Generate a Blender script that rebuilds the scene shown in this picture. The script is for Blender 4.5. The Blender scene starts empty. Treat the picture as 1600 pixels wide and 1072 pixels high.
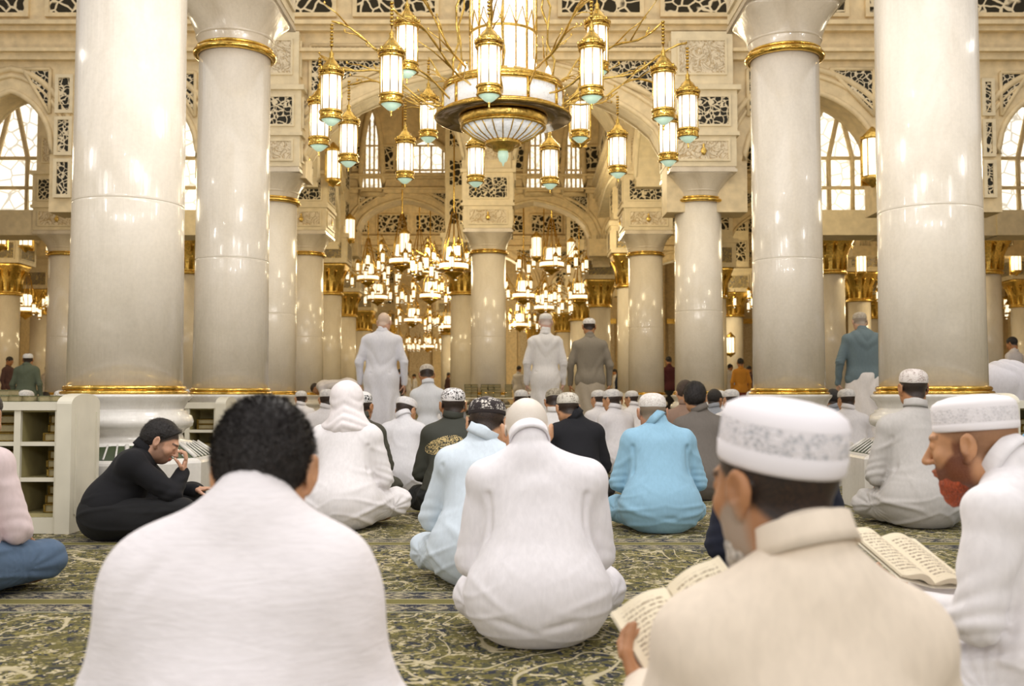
import bpy, math, random, sys
import numpy as np
from mathutils import Vector, Matrix, Euler
import openvdb

C = bpy.context.scene.collection
SC = bpy.context.scene
PI = math.pi
random.seed(7)

# ------------------------------------------------------------------ camera, light, exposure
CAMH, FPX, HORIZON = 0.74, 1600.0, 618.0
TILT = math.atan((HORIZON - 536) / FPX)
cam_data = bpy.data.cameras.new('camera'); cam = bpy.data.objects.new('camera', cam_data); C.objects.link(cam)
cam.location = (0, 0, CAMH); cam.rotation_euler = (PI / 2 + TILT, 0, 0)
cam_data.sensor_width = 36; cam_data.lens = 36; cam_data.clip_start = 0.05; cam_data.clip_end = 200
cam_data.dof.use_dof = True; cam_data.dof.focus_distance = 5.2; cam_data.dof.aperture_fstop = 4.5
SC.camera = cam
SC.view_settings.view_transform = 'Standard'; SC.view_settings.look = 'None'
SC.view_settings.exposure = 0.15; SC.view_settings.gamma = 1.0; SC.view_settings.use_curve_mapping = False
world = bpy.data.worlds.new('hall_light'); SC.world = world; world.use_nodes = True
bg = world.node_tree.nodes['Background']; bg.inputs[0].default_value = (1.0, 0.955, 0.925, 1); bg.inputs[1].default_value = 0.62

def add_light(name, kind, loc, energy, color, size=0.3, rot=None, size_y=None):
    l = bpy.data.lights.new(name, kind); l.energy = energy; l.color = color
    if kind == 'AREA':
        l.size = size
        if size_y: l.shape = 'RECTANGLE'; l.size_y = size_y
    else: l.shadow_soft_size = size
    o = bpy.data.objects.new(name, l); C.objects.link(o); o.location = loc
    if rot: o.rotation_euler = rot
    return o
# added unseen area fill: over the worshippers (neutral) and farther down the hall (warm)
add_light('overhead_fill', 'AREA', (0.5, 3.5, 7.5), 150, (1.0, 0.97, 1.0), 9, (0, 0, 0), 6)
add_light('overhead_fill', 'AREA', (0.0, 11.5, 8.0), 120, (1.0, 0.83, 0.56), 14, (0, 0, 0), 5)
WARM = (1.0, 0.82, 0.50)
for x, y, e in ((-6.5, 17.8, 160), (-1.5, 17.8, 190), (1.6, 18, 160), (6, 17.8, 160), (-2.5, 24.5, 330), (1.5, 25, 330), (-9, 24, 330), (8.5, 24.5, 330),
                (-1.5, 35, 600), (6, 35, 500), (-10, 35, 500), (-1, 44, 700), (8, 44, 450), (-12, 44, 450), (-1, 54, 800), (13, 30, 400), (-15.5, 25, 300)):
    add_light('lamp_glow', 'POINT', (x, y, 4.6), e * .50, WARM, 0.35)
for x, y, z, e in ((-.2, -3, 2.9, 150), (-3.2, -3.6, 2.9, 140), (3.2, -3.6, 2.9, 140), (-6, 4.5, 3.4, 70), (6, 4.5, 3.4, 70), (-6, -1, 3.4, 70), (6, -1, 3.4, 70), (-.7, 3.9, 2.9, 50), (.9, 3.9, 2.9, 50), (-.2, 6.2, 3.6, 60), (-3.9, 3.4, 2.7, 20), (4.1, 3.6, 2.8, 20), (-.1, 9, 3.5, 70), (-6.2, 11, 3.5, 70), (6.2, 11, 3.5, 70), (-1.2, 12.6, 4.4, 50), (1.3, 12.6, 4.4, 50)):
    add_light('chandelier_and_fill', 'POINT', (x, y, z), e * 1.08, (1.0, 0.96, 0.93) if y < 8 else (1.0, 0.87, 0.62), 0.25)  # glow of the chandelier plus added unseen fill with no fixture
for x, y, z in ((-1.5, 1.2, 4.2), (1.4, 1.0, 3.6), (-3.8, 2.2, 4.4), (4.0, 2.6, 4.4), (-.9, 5.2, 5.0), (1.0, 5.6, 4.6), (-4.6, 7.2, 4.2), (4.8, 7.4, 4.4), (2.4, -1.6, 4.2), (-2.5, -1.8, 4.4), (-1.3, -3, 2.9), (1.4, -2.6, 3.1), (-4.6, -2, 2.8), (4.8, -2.2, 3.3), (-3.4, .4, 3.1), (3.3, .2, 3.5), (-.6, 2.4, 3.6), (.9, 3.0, 3.3), (-7, 3, 2.6), (7, 3.4, 3.1)):
    add_light('streak_fill', 'POINT', (x, y, z), 9, (1.0, 0.95, 0.86), 0.05)  # added unseen points without lanterns, for highlight streaks on the columns

def ray(px, py):
    v = Vector(((px - 800) / FPX, (536 - py) / FPX, -1.0)); v.rotate(cam.rotation_euler); return v
def at(px, py, Y):
    v = ray(px, py); t = Y / v.y; return Vector((v.x * t, Y, CAMH + v.z * t))
def ground(px, py, z=0.0):
    v = ray(px, py); t = (z - CAMH) / v.z; return Vector((v.x * t, v.y * t, z))
def X_at(px, Y): return at(px, HORIZON, Y).x
def Z_at(py, Y): return at(800, py, Y).z

LANDMARKS = [(20, 'the bookshelf-side photo edge'), (95, 'the bookshelf end panel'), (290, 'the gap between the two bookshelf-side columns'), (440, 'the column left of the white-coated man'), (530, 'the white headscarf'), (596, 'the standing white-coated man'), (668, 'the man rising in white'),
             (720, 'the scripted green jacket'), (763, 'the central column'), (810, 'the white-haired bowed man'), (852, 'the standing man in white'), (922, 'the standing man in grey'), (968, 'the standing grey man'), (1015, 'the man in sky blue'), (1085, 'the man in grey-brown'),
             (1155, 'the orange-clad figure'), (1240, 'the tall white cap'), (1320, 'the man in blue-grey shirt'), (1405, 'the man in light grey'), (1500, 'the red-bearded man'), (1585, 'the red-beard-side photo edge')]
_seen = {}
def where(px): return min(LANDMARKS, key=lambda l: abs(l[0] - px))[1]
def unique(label):
    _seen[label] = _seen.get(label, 0) + 1; return label + (', behind another' if _seen[label] > 1 else '')

# ------------------------------------------------------------------ materials
def new_mat(name):
    m = bpy.data.materials.new(name); m.use_nodes = True
    return m, m.node_tree, m.node_tree.nodes, m.node_tree.links, m.node_tree.nodes['Principled BSDF']
def lk(t, a, b): t.links.new(a, b)
def node(t, kind, **kw):
    n = t.nodes.new(kind)
    for k, v in kw.items():
        if k.startswith('i_'): n.inputs[k[2:].replace('_', ' ')].default_value = v
        else: setattr(n, k, v)
    return n
def coords(t, scale=(1, 1, 1), out='Object', rot=(0, 0, 0), loc=(0, 0, 0)):
    tc = t.nodes.new('ShaderNodeTexCoord'); mp = t.nodes.new('ShaderNodeMapping')
    mp.inputs['Scale'].default_value = scale; mp.inputs['Rotation'].default_value = rot; mp.inputs['Location'].default_value = loc
    t.links.new(tc.outputs[out], mp.inputs['Vector']); return mp.outputs['Vector']
def ramp(t, src, stops, interp='LINEAR'):
    r = t.nodes.new('ShaderNodeValToRGB'); r.color_ramp.interpolation = interp
    while len(r.color_ramp.elements) > len(stops): r.color_ramp.elements.remove(r.color_ramp.elements[-1])
    while len(r.color_ramp.elements) < len(stops): r.color_ramp.elements.new(0.5)
    for e, (p, c) in zip(r.color_ramp.elements, stops):
        e.position = p; e.color = (*c, 1) if len(c) == 3 else c
    if src is not None: t.links.new(src, r.inputs[0])
    return r.outputs[0]
def math_n(t, op, a, b=None, c=None):
    n = t.nodes.new('ShaderNodeMath'); n.operation = op
    for i, v in enumerate((a, b, c)):
        if v is None: continue
        if isinstance(v, (int, float)): n.inputs[i].default_value = v
        else: t.links.new(v, n.inputs[i])
    return n.outputs[0]
def mixc(t, fac, a, b):
    n = t.nodes.new('ShaderNodeMix'); n.data_type = 'RGBA'
    for i, v in ((0, fac), (6, a), (7, b)):
        if isinstance(v, (int, float)): n.inputs[i].default_value = v
        elif isinstance(v, tuple): n.inputs[i].default_value = (*v, 1) if len(v) == 3 else v
        else: t.links.new(v, n.inputs[i])
    return n.outputs[2]
def bump(t, h, strength, dist, b):
    n = t.nodes.new('ShaderNodeBump'); n.inputs['Strength'].default_value = strength; n.inputs['Distance'].default_value = dist
    t.links.new(h, n.inputs['Height']); t.links.new(n.outputs[0], b.inputs['Normal']); return n

def mat_plain(name, col, rough=0.5, metal=0.0, bump_amt=0.0, bscale=40, var=0.12):
    m, t, N, L, b = new_mat(name)
    n = node(t, 'ShaderNodeTexNoise', i_Scale=bscale * 0.3, i_Detail=5.0); lk(t, coords(t), n.inputs['Vector'])
    lo = tuple(c * (1 - var) for c in col); hi = tuple(min(1, c * (1 + var)) for c in col)
    lk(t, ramp(t, n.outputs[0], [(0.3, lo), (0.7, hi)]), b.inputs['Base Color'])
    b.inputs['Roughness'].default_value = rough; b.inputs['Metallic'].default_value = metal
    if bump_amt:
        n2 = node(t, 'ShaderNodeTexNoise', i_Scale=float(bscale), i_Detail=4.0); lk(t, coords(t), n2.inputs['Vector'])
        bump(t, n2.outputs[0], bump_amt, 0.01, b)
    return m
def mat_polished(name, col, vein):
    m, t, N, L, b = new_mat(name)
    n = node(t, 'ShaderNodeTexNoise', i_Scale=2.6, i_Detail=10.0, i_Roughness=0.65, i_Distortion=0.6); lk(t, coords(t, (1, 1, 0.5)), n.inputs['Vector'])
    n3 = node(t, 'ShaderNodeTexNoise', i_Scale=45.0, i_Detail=4.0); lk(t, coords(t), n3.inputs['Vector'])
    c = ramp(t, n.outputs[0], [(0.3, vein), (0.55, col), (0.8, tuple(min(1, x * 1.05) for x in col))])
    c2 = mixc(t, 0.12, c, ramp(t, n3.outputs[0], [(0.35, tuple(x * .6 for x in col)), (0.65, col)]))
    lk(t, c2, b.inputs['Base Color'])
    b.inputs['Roughness'].default_value = 0.22; b.inputs['Anisotropic'].default_value = 0.85
    tg = t.nodes.new('ShaderNodeTangent'); tg.direction_type = 'RADIAL'; tg.axis = 'Z'; lk(t, tg.outputs[0], b.inputs['Tangent'])
    b.inputs['Coat Weight'].default_value = 0.35; b.inputs['Coat Roughness'].default_value = 0.05
    n2 = node(t, 'ShaderNodeTexNoise', i_Scale=9.0, i_Detail=4.0); lk(t, coords(t, (3.2, 3.2, 0.30)), n2.inputs['Vector'])
    bump(t, n2.outputs[0], 0.17, 0.02, b)
    return m
def mat_fret(name, stone, hole_shade, scale, width=0.07):  # openings are not cut; their dark shade is painted into the colour
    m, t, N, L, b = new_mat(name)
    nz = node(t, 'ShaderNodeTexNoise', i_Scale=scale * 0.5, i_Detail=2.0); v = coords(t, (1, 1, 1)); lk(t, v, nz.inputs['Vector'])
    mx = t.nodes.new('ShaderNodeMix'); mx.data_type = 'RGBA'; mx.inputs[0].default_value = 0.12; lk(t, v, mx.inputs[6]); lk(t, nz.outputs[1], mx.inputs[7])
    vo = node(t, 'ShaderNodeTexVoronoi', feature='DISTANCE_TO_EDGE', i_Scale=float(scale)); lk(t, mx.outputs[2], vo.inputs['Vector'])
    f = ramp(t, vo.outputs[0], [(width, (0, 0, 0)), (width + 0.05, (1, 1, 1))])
    lk(t, mixc(t, f, stone, hole_shade), b.inputs['Base Color'])
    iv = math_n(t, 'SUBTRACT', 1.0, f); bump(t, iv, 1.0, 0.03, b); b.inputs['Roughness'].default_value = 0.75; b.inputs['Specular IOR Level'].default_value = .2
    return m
def mat_carved(name, stone, dark, scale):
    m, t, N, L, b = new_mat(name)
    nz = node(t, 'ShaderNodeTexNoise', i_Scale=scale * 0.6, i_Detail=3.0, i_Distortion=1.5); lk(t, coords(t), nz.inputs['Vector'])
    w = math_n(t, 'PINGPONG', math_n(t, 'MULTIPLY', nz.outputs[0], 7.0), 0.5)
    lk(t, ramp(t, w, [(0.05, dark), (0.2, stone)]), b.inputs['Base Color'])
    bump(t, w, 0.9, 0.02, b); b.inputs['Roughness'].default_value = 0.4
    return m
def mat_emit(name, col, strength, base=(0.8, 0.8, 0.8), pattern=None, sample=False, zfade=None):
    m, t, N, L, b = new_mat(name)
    b.inputs['Base Color'].default_value = (*base, 1); b.inputs['Roughness'].default_value = 0.25
    b.inputs['Emission Color'].default_value = (*col, 1); b.inputs['Emission Strength'].default_value = strength
    if pattern:
        vo = node(t, 'ShaderNodeTexVoronoi', feature='DISTANCE_TO_EDGE', i_Scale=float(pattern)); lk(t, coords(t), vo.inputs['Vector'])
        f = ramp(t, vo.outputs[0], [(0.02, tuple(c * 0.35 for c in col)), (0.07, col)]); lk(t, f, b.inputs['Emission Color'])
    if zfade:   # the bulb sits half way up the glass
        tc = t.nodes.new('ShaderNodeTexCoord'); sp = t.nodes.new('ShaderNodeSeparateXYZ'); lk(t, tc.outputs['Object'], sp.inputs[0])
        z = math_n(t, 'POWER', math_n(t, 'ABSOLUTE', math_n(t, 'DIVIDE', sp.outputs[2], zfade)), 2.0)
        lk(t, math_n(t, 'MULTIPLY', math_n(t, 'SUBTRACT', 1.12, math_n(t, 'MULTIPLY', z, .75)), strength), b.inputs['Emission Strength'])
    if not sample:
        try: m.cycles.emission_sampling = 'NONE'
        except Exception: pass
    return m
def mat_gold(name, col=(0.80, 0.52, 0.13), rough=0.2, engraved=0.0, scale=30):
    m, t, N, L, b = new_mat(name)
    n = node(t, 'ShaderNodeTexNoise', i_Scale=float(scale), i_Detail=4.0); lk(t, coords(t), n.inputs['Vector'])
    lk(t, ramp(t, n.outputs[0], [(0.3, tuple(c * .6 for c in col)), (0.6, col)]), b.inputs['Base Color'])
    b.inputs['Metallic'].default_value = 1.0; b.inputs['Roughness'].default_value = rough
    bump(t, n.outputs[0], 0.25 + engraved, 0.01, b)
    return m

M = {}
M['marble'] = mat_polished('polished_marble', (0.83, 0.76, 0.645), (0.72, 0.65, 0.53))
M['base_marble'] = mat_polished('base_marble', (0.74, 0.71, 0.65), (0.60, 0.56, 0.49))
M['cream'] = mat_plain('cream_stone', (0.68, 0.545, 0.33), 0.55, 0, 0.3, 25, 0.14)
M['cream_pale'] = mat_plain('pale_stone', (0.69, 0.59, 0.405), 0.5, 0, 0.25, 25, 0.10)
M['capital'] = mat_polished('capital_marble', (0.66, 0.58, 0.46), (0.48, 0.40, 0.29))
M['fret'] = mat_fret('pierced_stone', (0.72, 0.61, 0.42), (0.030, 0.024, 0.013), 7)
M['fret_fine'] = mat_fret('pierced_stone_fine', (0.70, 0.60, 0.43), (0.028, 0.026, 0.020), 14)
M['carved'] = mat_carved('carved_stone', (0.72, 0.62, 0.46), (0.42, 0.30, 0.15), 9)
M['grey_panel'] = mat_carved('grey_panel', (0.20, 0.18, 0.16), (0.75, 0.55, 0.18), 12)
M['gold'] = mat_gold('polished_gold', (0.83, 0.55, 0.13), 0.16)
M['gold_rough'] = mat_gold('chased_gold', (0.88, 0.60, 0.16), 0.28, 0.7, 26)
M['bronze'] = mat_gold('brass_plate', (0.33, 0.24, 0.13), 0.14, 0, 6)
M['glass'] = mat_emit('lit_lantern_glass', (0.98, 1.0, 0.95), 1.25, zfade=.155)
M['glass_green'] = mat_emit('green_lantern_glass', (0.56, 0.78, 0.62), 0.42, (0.5, 0.66, 0.52))
M['glass_warm'] = mat_emit('warm_lit_glass', (1.0, 0.90, 0.66), 1.3)
M['crystal'] = mat_emit('lit_crystal', (1.0, 0.98, 0.96), 0.8, pattern=22)
M['glass_drum'] = mat_emit('lit_drum_glass', (0.80, 0.84, 0.86), 0.36, pattern=26)
M['window'] = mat_emit('lit_window_arch', (1.0, 0.93, 0.78), 1.15, pattern=3.5)
M['shelf'] = mat_plain('cream_lacquer', (0.66, 0.62, 0.50), 0.35, 0, 0.05, 20, 0.06)
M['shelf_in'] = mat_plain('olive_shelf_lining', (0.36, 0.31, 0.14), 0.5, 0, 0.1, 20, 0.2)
M['old_page'] = mat_plain('old_page', (0.30, 0.25, 0.13), 0.8)
M['paper'] = mat_plain('book_page', (0.82, 0.76, 0.62), 0.8)
M['book_cover'] = mat_gold('gilt_cover', (0.50, 0.33, 0.08), 0.35, 0.6, 40)
M['green_book'] = mat_plain('green_cover', (0.13, 0.13, 0.05), 0.5, 0, 0.2, 60, 0.4)
M['dark_metal'] = mat_plain('dark_metal', (0.05, 0.05, 0.04), 0.3, 0.8)
M['black_shoe'] = mat_plain('shoe_leather', (0.03, 0.025, 0.02), 0.4)
M['ceiling'] = mat_plain('ceiling_plaster', (0.72, 0.58, 0.38), 0.7)
M['vent'] = mat_plain('green_vent_glass', (0.055, 0.075, 0.035), 0.15)

# ------------------------------------------------------------------ mesh helper
class MB:
    def __init__(s): s.v = []; s.f = []; s.m = []; s.sm = []
    def add(s, vs, fs, mi=0, smooth=False):
        o = len(s.v); s.v += [tuple(v) for v in vs]
        for f in fs: s.f.append(tuple(i + o for i in f)); s.m.append(mi); s.sm.append(smooth)
    def box(s, lo, hi, mi=0):
        x0, y0, z0 = lo; x1, y1, z1 = hi
        s.add([(x0, y0, z0), (x1, y0, z0), (x1, y1, z0), (x0, y1, z0), (x0, y0, z1), (x1, y0, z1), (x1, y1, z1), (x0, y1, z1)],
              [(0, 3, 2, 1), (4, 5, 6, 7), (0, 1, 5, 4), (1, 2, 6, 5), (2, 3, 7, 6), (3, 0, 4, 7)], mi)
    def lathe(s, prof, n=48, c=(0, 0, 0), mi=0, sx=1, sy=1, square=0.0, smooth=True, closed=False, a0=0.0, power=4):
        vs, fs = [], []
        for r, z in prof:
            for k in range(n):
                a = 2 * PI * k / n + a0; q = 1.0
                if callable(square): sq = square(z)
                else: sq = square
                if sq > 0:
                    den = (abs(math.cos(a)) ** power + abs(math.sin(a)) ** power) ** (1 / power); q = (1 - sq) + sq / den
                vs.append((c[0] + r * q * math.cos(a) * sx, c[1] + r * q * math.sin(a) * sy, c[2] + z))
        m = len(prof)
        for i in range(m - 1 + (1 if closed else 0)):
            i2 = (i + 1) % m
            for k in range(n): fs.append((i * n + k, i * n + (k + 1) % n, i2 * n + (k + 1) % n, i2 * n + k))
        if not closed:
            if prof[0][0] > 1e-4: fs.append(tuple(range(n - 1, -1, -1)))
            if prof[-1][0] > 1e-4: fs.append(tuple((m - 1) * n + k for k in range(n)))
        s.add(vs, fs, mi, smooth)
    def tube(s, pts, rad, n=8, mi=0, smooth=True):
        pts = [Vector(p) for p in pts]; vs, fs = [], []
        up = Vector((0, 0, 1))
        for i, p in enumerate(pts):
            d = (pts[min(i + 1, len(pts) - 1)] - pts[max(i - 1, 0)]).normalized()
            a = d.cross(up); a = a.normalized() if a.length > 1e-3 else Vector((1, 0, 0)); b = d.cross(a).normalized()
            r = rad[i] if isinstance(rad, (list, tuple)) else rad
            for k in range(n): t = 2 * PI * k / n; vs.append(p + a * math.cos(t) * r + b * math.sin(t) * r)
        for i in range(len(pts) - 1):
            for k in range(n): fs.append((i * n + k, i * n + (k + 1) % n, (i + 1) * n + (k + 1) % n, (i + 1) * n + k))
        fs.append(tuple(range(n - 1, -1, -1))); fs.append(tuple((len(pts) - 1) * n + k for k in range(n)))
        s.add(vs, fs, mi, smooth)
    def torus(s, R, r, c=(0, 0, 0), n=48, k=8, mi=0, sz=1.0):
        s.lathe([(R + r * math.cos(2 * PI * j / k), r * sz * math.sin(2 * PI * j / k)) for j in range(k)], n, c, mi, closed=True)
    def mesh(s, name, mats):
        me = bpy.data.meshes.new(name); me.from_pydata(s.v, [], s.f)
        for m in (mats if isinstance(mats, (list, tuple)) else [mats]): me.materials.append(m)
        me.polygons.foreach_set('material_index', s.m); me.polygons.foreach_set('use_smooth', s.sm); me.update()
        return me
    def build(s, name, mats, parent=None, loc=None, rot=None):
        o = bpy.data.objects.new(name, s.mesh(name, mats)); C.objects.link(o)
        if parent: o.parent = parent
        if loc is not None: o.location = loc
        if rot is not None: o.rotation_euler = rot
        return o
def empty(name, loc=(0, 0, 0), rz=0.0):
    o = bpy.data.objects.new(name, None); C.objects.link(o); o.location = loc; o.rotation_euler = (0, 0, rz); o.empty_display_size = 0.1; return o
def tag(o, label=None, cat=None, group=None, kind=None):
    if label: o['label'] = label
    if cat: o['category'] = cat
    if group: o['group'] = group
    if kind: o['kind'] = kind
    return o
def kids(o): return [c for c in bpy.data.objects if c.parent is o]
CHILD = {}
def copy_tree(o, parent=None):
    c = o.copy(); C.objects.link(c)
    if parent: c.parent = parent
    if o.name not in CHILD: CHILD[o.name] = [k for k in kids(o)]
    for k in CHILD[o.name]: copy_tree(k, c)
    return c
# ------------------------------------------------------------------ the hall
def carpet_mat():
    m, t, N, L, b = new_mat('patterned_carpet')
    tc = t.nodes.new('ShaderNodeTexCoord'); sp = t.nodes.new('ShaderNodeSeparateXYZ'); lk(t, tc.outputs['Object'], sp.inputs[0])
    y = sp.outputs[1]; x = sp.outputs[0]
    P = 1.44
    ph = math_n(t, 'ABSOLUTE', math_n(t, 'WRAP', math_n(t, 'SUBTRACT', y, 3.73), P / 2, -P / 2))
    # field: tufted leaf shapes
    def field(scale, seed, stops, stretch=(1, 1.0, 1)):
        v = coords(t, stretch, 'Object', (0, 0, 0.5 * seed), (seed * 3.1, seed, 0))
        nz = node(t, 'ShaderNodeTexNoise', i_Scale=scale * 0.45, i_Detail=2.0); lk(t, v, nz.inputs['Vector'])
        mx = t.nodes.new('ShaderNodeMix'); mx.data_type = 'RGBA'; mx.inputs[0].default_value = 0.16; lk(t, v, mx.inputs[6]); lk(t, nz.outputs[1], mx.inputs[7])
        vo = node(t, 'ShaderNodeTexVoronoi', i_Scale=float(scale)); lk(t, mx.outputs[2], vo.inputs['Vector'])
        s2 = t.nodes.new('ShaderNodeSeparateColor'); lk(t, vo.outputs['Color'], s2.inputs[0])
        return ramp(t, s2.outputs[0], stops, 'CONSTANT'), vo.outputs['Distance']
    OL = (0.115, 0.098, 0.020); YG = (0.23, 0.195, 0.055); CR = (0.50, 0.43, 0.27); NV = (0.012, 0.015, 0.026); DG = (0.055, 0.055, 0.018)
    c1, d1 = field(24, 1.0, [(0, OL), (0.26, YG), (0.42, NV), (0.60, CR), (0.72, OL), (0.86, DG)])
    c2, d2 = field(48, 2.3, [(0, NV), (0.26, YG), (0.44, OL), (0.68, CR), (0.82, DG)])
    vein = ramp(t, d1, [(0.30, (0, 0, 0)), (0.42, (1, 1, 1))])
    f1 = mixc(t, vein, c1, c2)
    # large medallions and trellis lines running through the field
    v3 = coords(t, (1, 1, 1)); w = node(t, 'ShaderNodeTexNoise', i_Scale=1.7, i_Detail=2.0, i_Distortion=0.8); lk(t, v3, w.inputs['Vector'])
    pp = math_n(t, 'PINGPONG', math_n(t, 'MULTIPLY', w.outputs[0], 9.0), 0.5)
    f1 = mixc(t, ramp(t, pp, [(0.03, (0.9, 0.9, 0.9)), (0.06, (0, 0, 0))]), f1, CR)
    f1 = mixc(t, ramp(t, pp, [(0.40, (0, 0, 0)), (0.44, (.55, .55, .55))]), f1, OL)
    # border: navy ground with pale repeating motif
    bx = math_n(t, 'ABSOLUTE', math_n(t, 'WRAP', x, 0.07, -0.07)); by = math_n(t, 'ABSOLUTE', math_n(t, 'SUBTRACT', ph, 0.115))
    dm = math_n(t, 'ADD', bx, by)
    cb, db = field(60, 4.0, [(0, NV), (0.5, CR), (0.68, NV), (0.86, YG)])
    motif = ramp(t, dm, [(0.018, CR), (0.03, NV), (0.055, CR), (0.068, NV)])
    border = mixc(t, 0.45, motif, cb)
    # assemble by distance from the seam
    def step(a): return math_n(t, 'GREATER_THAN', ph, a)
    col = mixc(t, step(0.042), (0.15, 0.13, 0.03), (0.48, 0.42, 0.26))
    col = mixc(t, step(0.050), col, border)
    col = mixc(t, step(0.175), col, (0.5, 0.46, 0.28))
    col = mixc(t, step(0.184), col, (0.05, 0.055, 0.03))
    col = mixc(t, step(0.196), col, f1)
    lk(t, col, b.inputs['Base Color']); b.inputs['Roughness'].default_value = 0.95
    n2 = node(t, 'ShaderNodeTexNoise', i_Scale=160.0, i_Detail=2.0); lk(t, coords(t), n2.inputs['Vector']); bump(t, n2.outputs[0], 0.7, 0.01, b)
    return m

g = MB(); g.box((-22, -3, -0.25), (22, 62, -0.012)); tag(g.build('floor', M['cream_pale']), kind='structure')
g = MB(); g.box((-13, -2.5, -0.011), (13, 50, -0.001))
tag(g.build('carpet', carpet_mat()), 'olive green patterned carpet in rows under the seated worshippers', 'carpet')

def bell(r, h, wtop):
    """flaring capital: round at the necking, square at the abacus"""
    pr = []
    for i in range(13):
        u = i / 12; rr = r * (1.0 + 0.04 * math.sin(u * PI)) + (wtop - r) * (u ** 2.2)
        pr.append((rr, h * u))
    return pr

def panel_box(mb_frame, mb_pan, cx, cy, z0, z1, half, inset=0.12, depth=0.02):
    """raised frame and recessed panel on the four sides of a square block"""
    for s, ax in ((-1, 1), (1, 1), (-1, 0), (1, 0)):
        w = half * (1 - inset * 1.6); zz0 = z0 + (z1 - z0) * inset; zz1 = z1 - (z1 - z0) * inset; e = half + 0.004
        for (a0, a1, b0, b1) in ((-w, w, zz0, zz0 + .03), (-w, w, zz1 - .03, zz1), (-w, -w + .03, zz0 + .03, zz1 - .03), (w - .03, w, zz0 + .03, zz1 - .03)):
            if ax: lo = (cx + a0, cy + s * e - depth, b0); hi = (cx + a1, cy + s * e + depth, b1)
            else: lo = (cx + s * e - depth, cy + a0, b0); hi = (cx + s * e + depth, cy + a1, b1)
            mb_frame.box(lo, hi)
        if ax: mb_pan.box((cx - w + .03, cy + s * e - .006, zz0 + .03), (cx + w - .03, cy + s * e + .006, zz1 - .03))
        else: mb_pan.box((cx + s * e - .006, cy - w + .03, zz0 + .03), (cx + s * e + .006, cy + w - .03, zz1 - .03))

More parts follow.
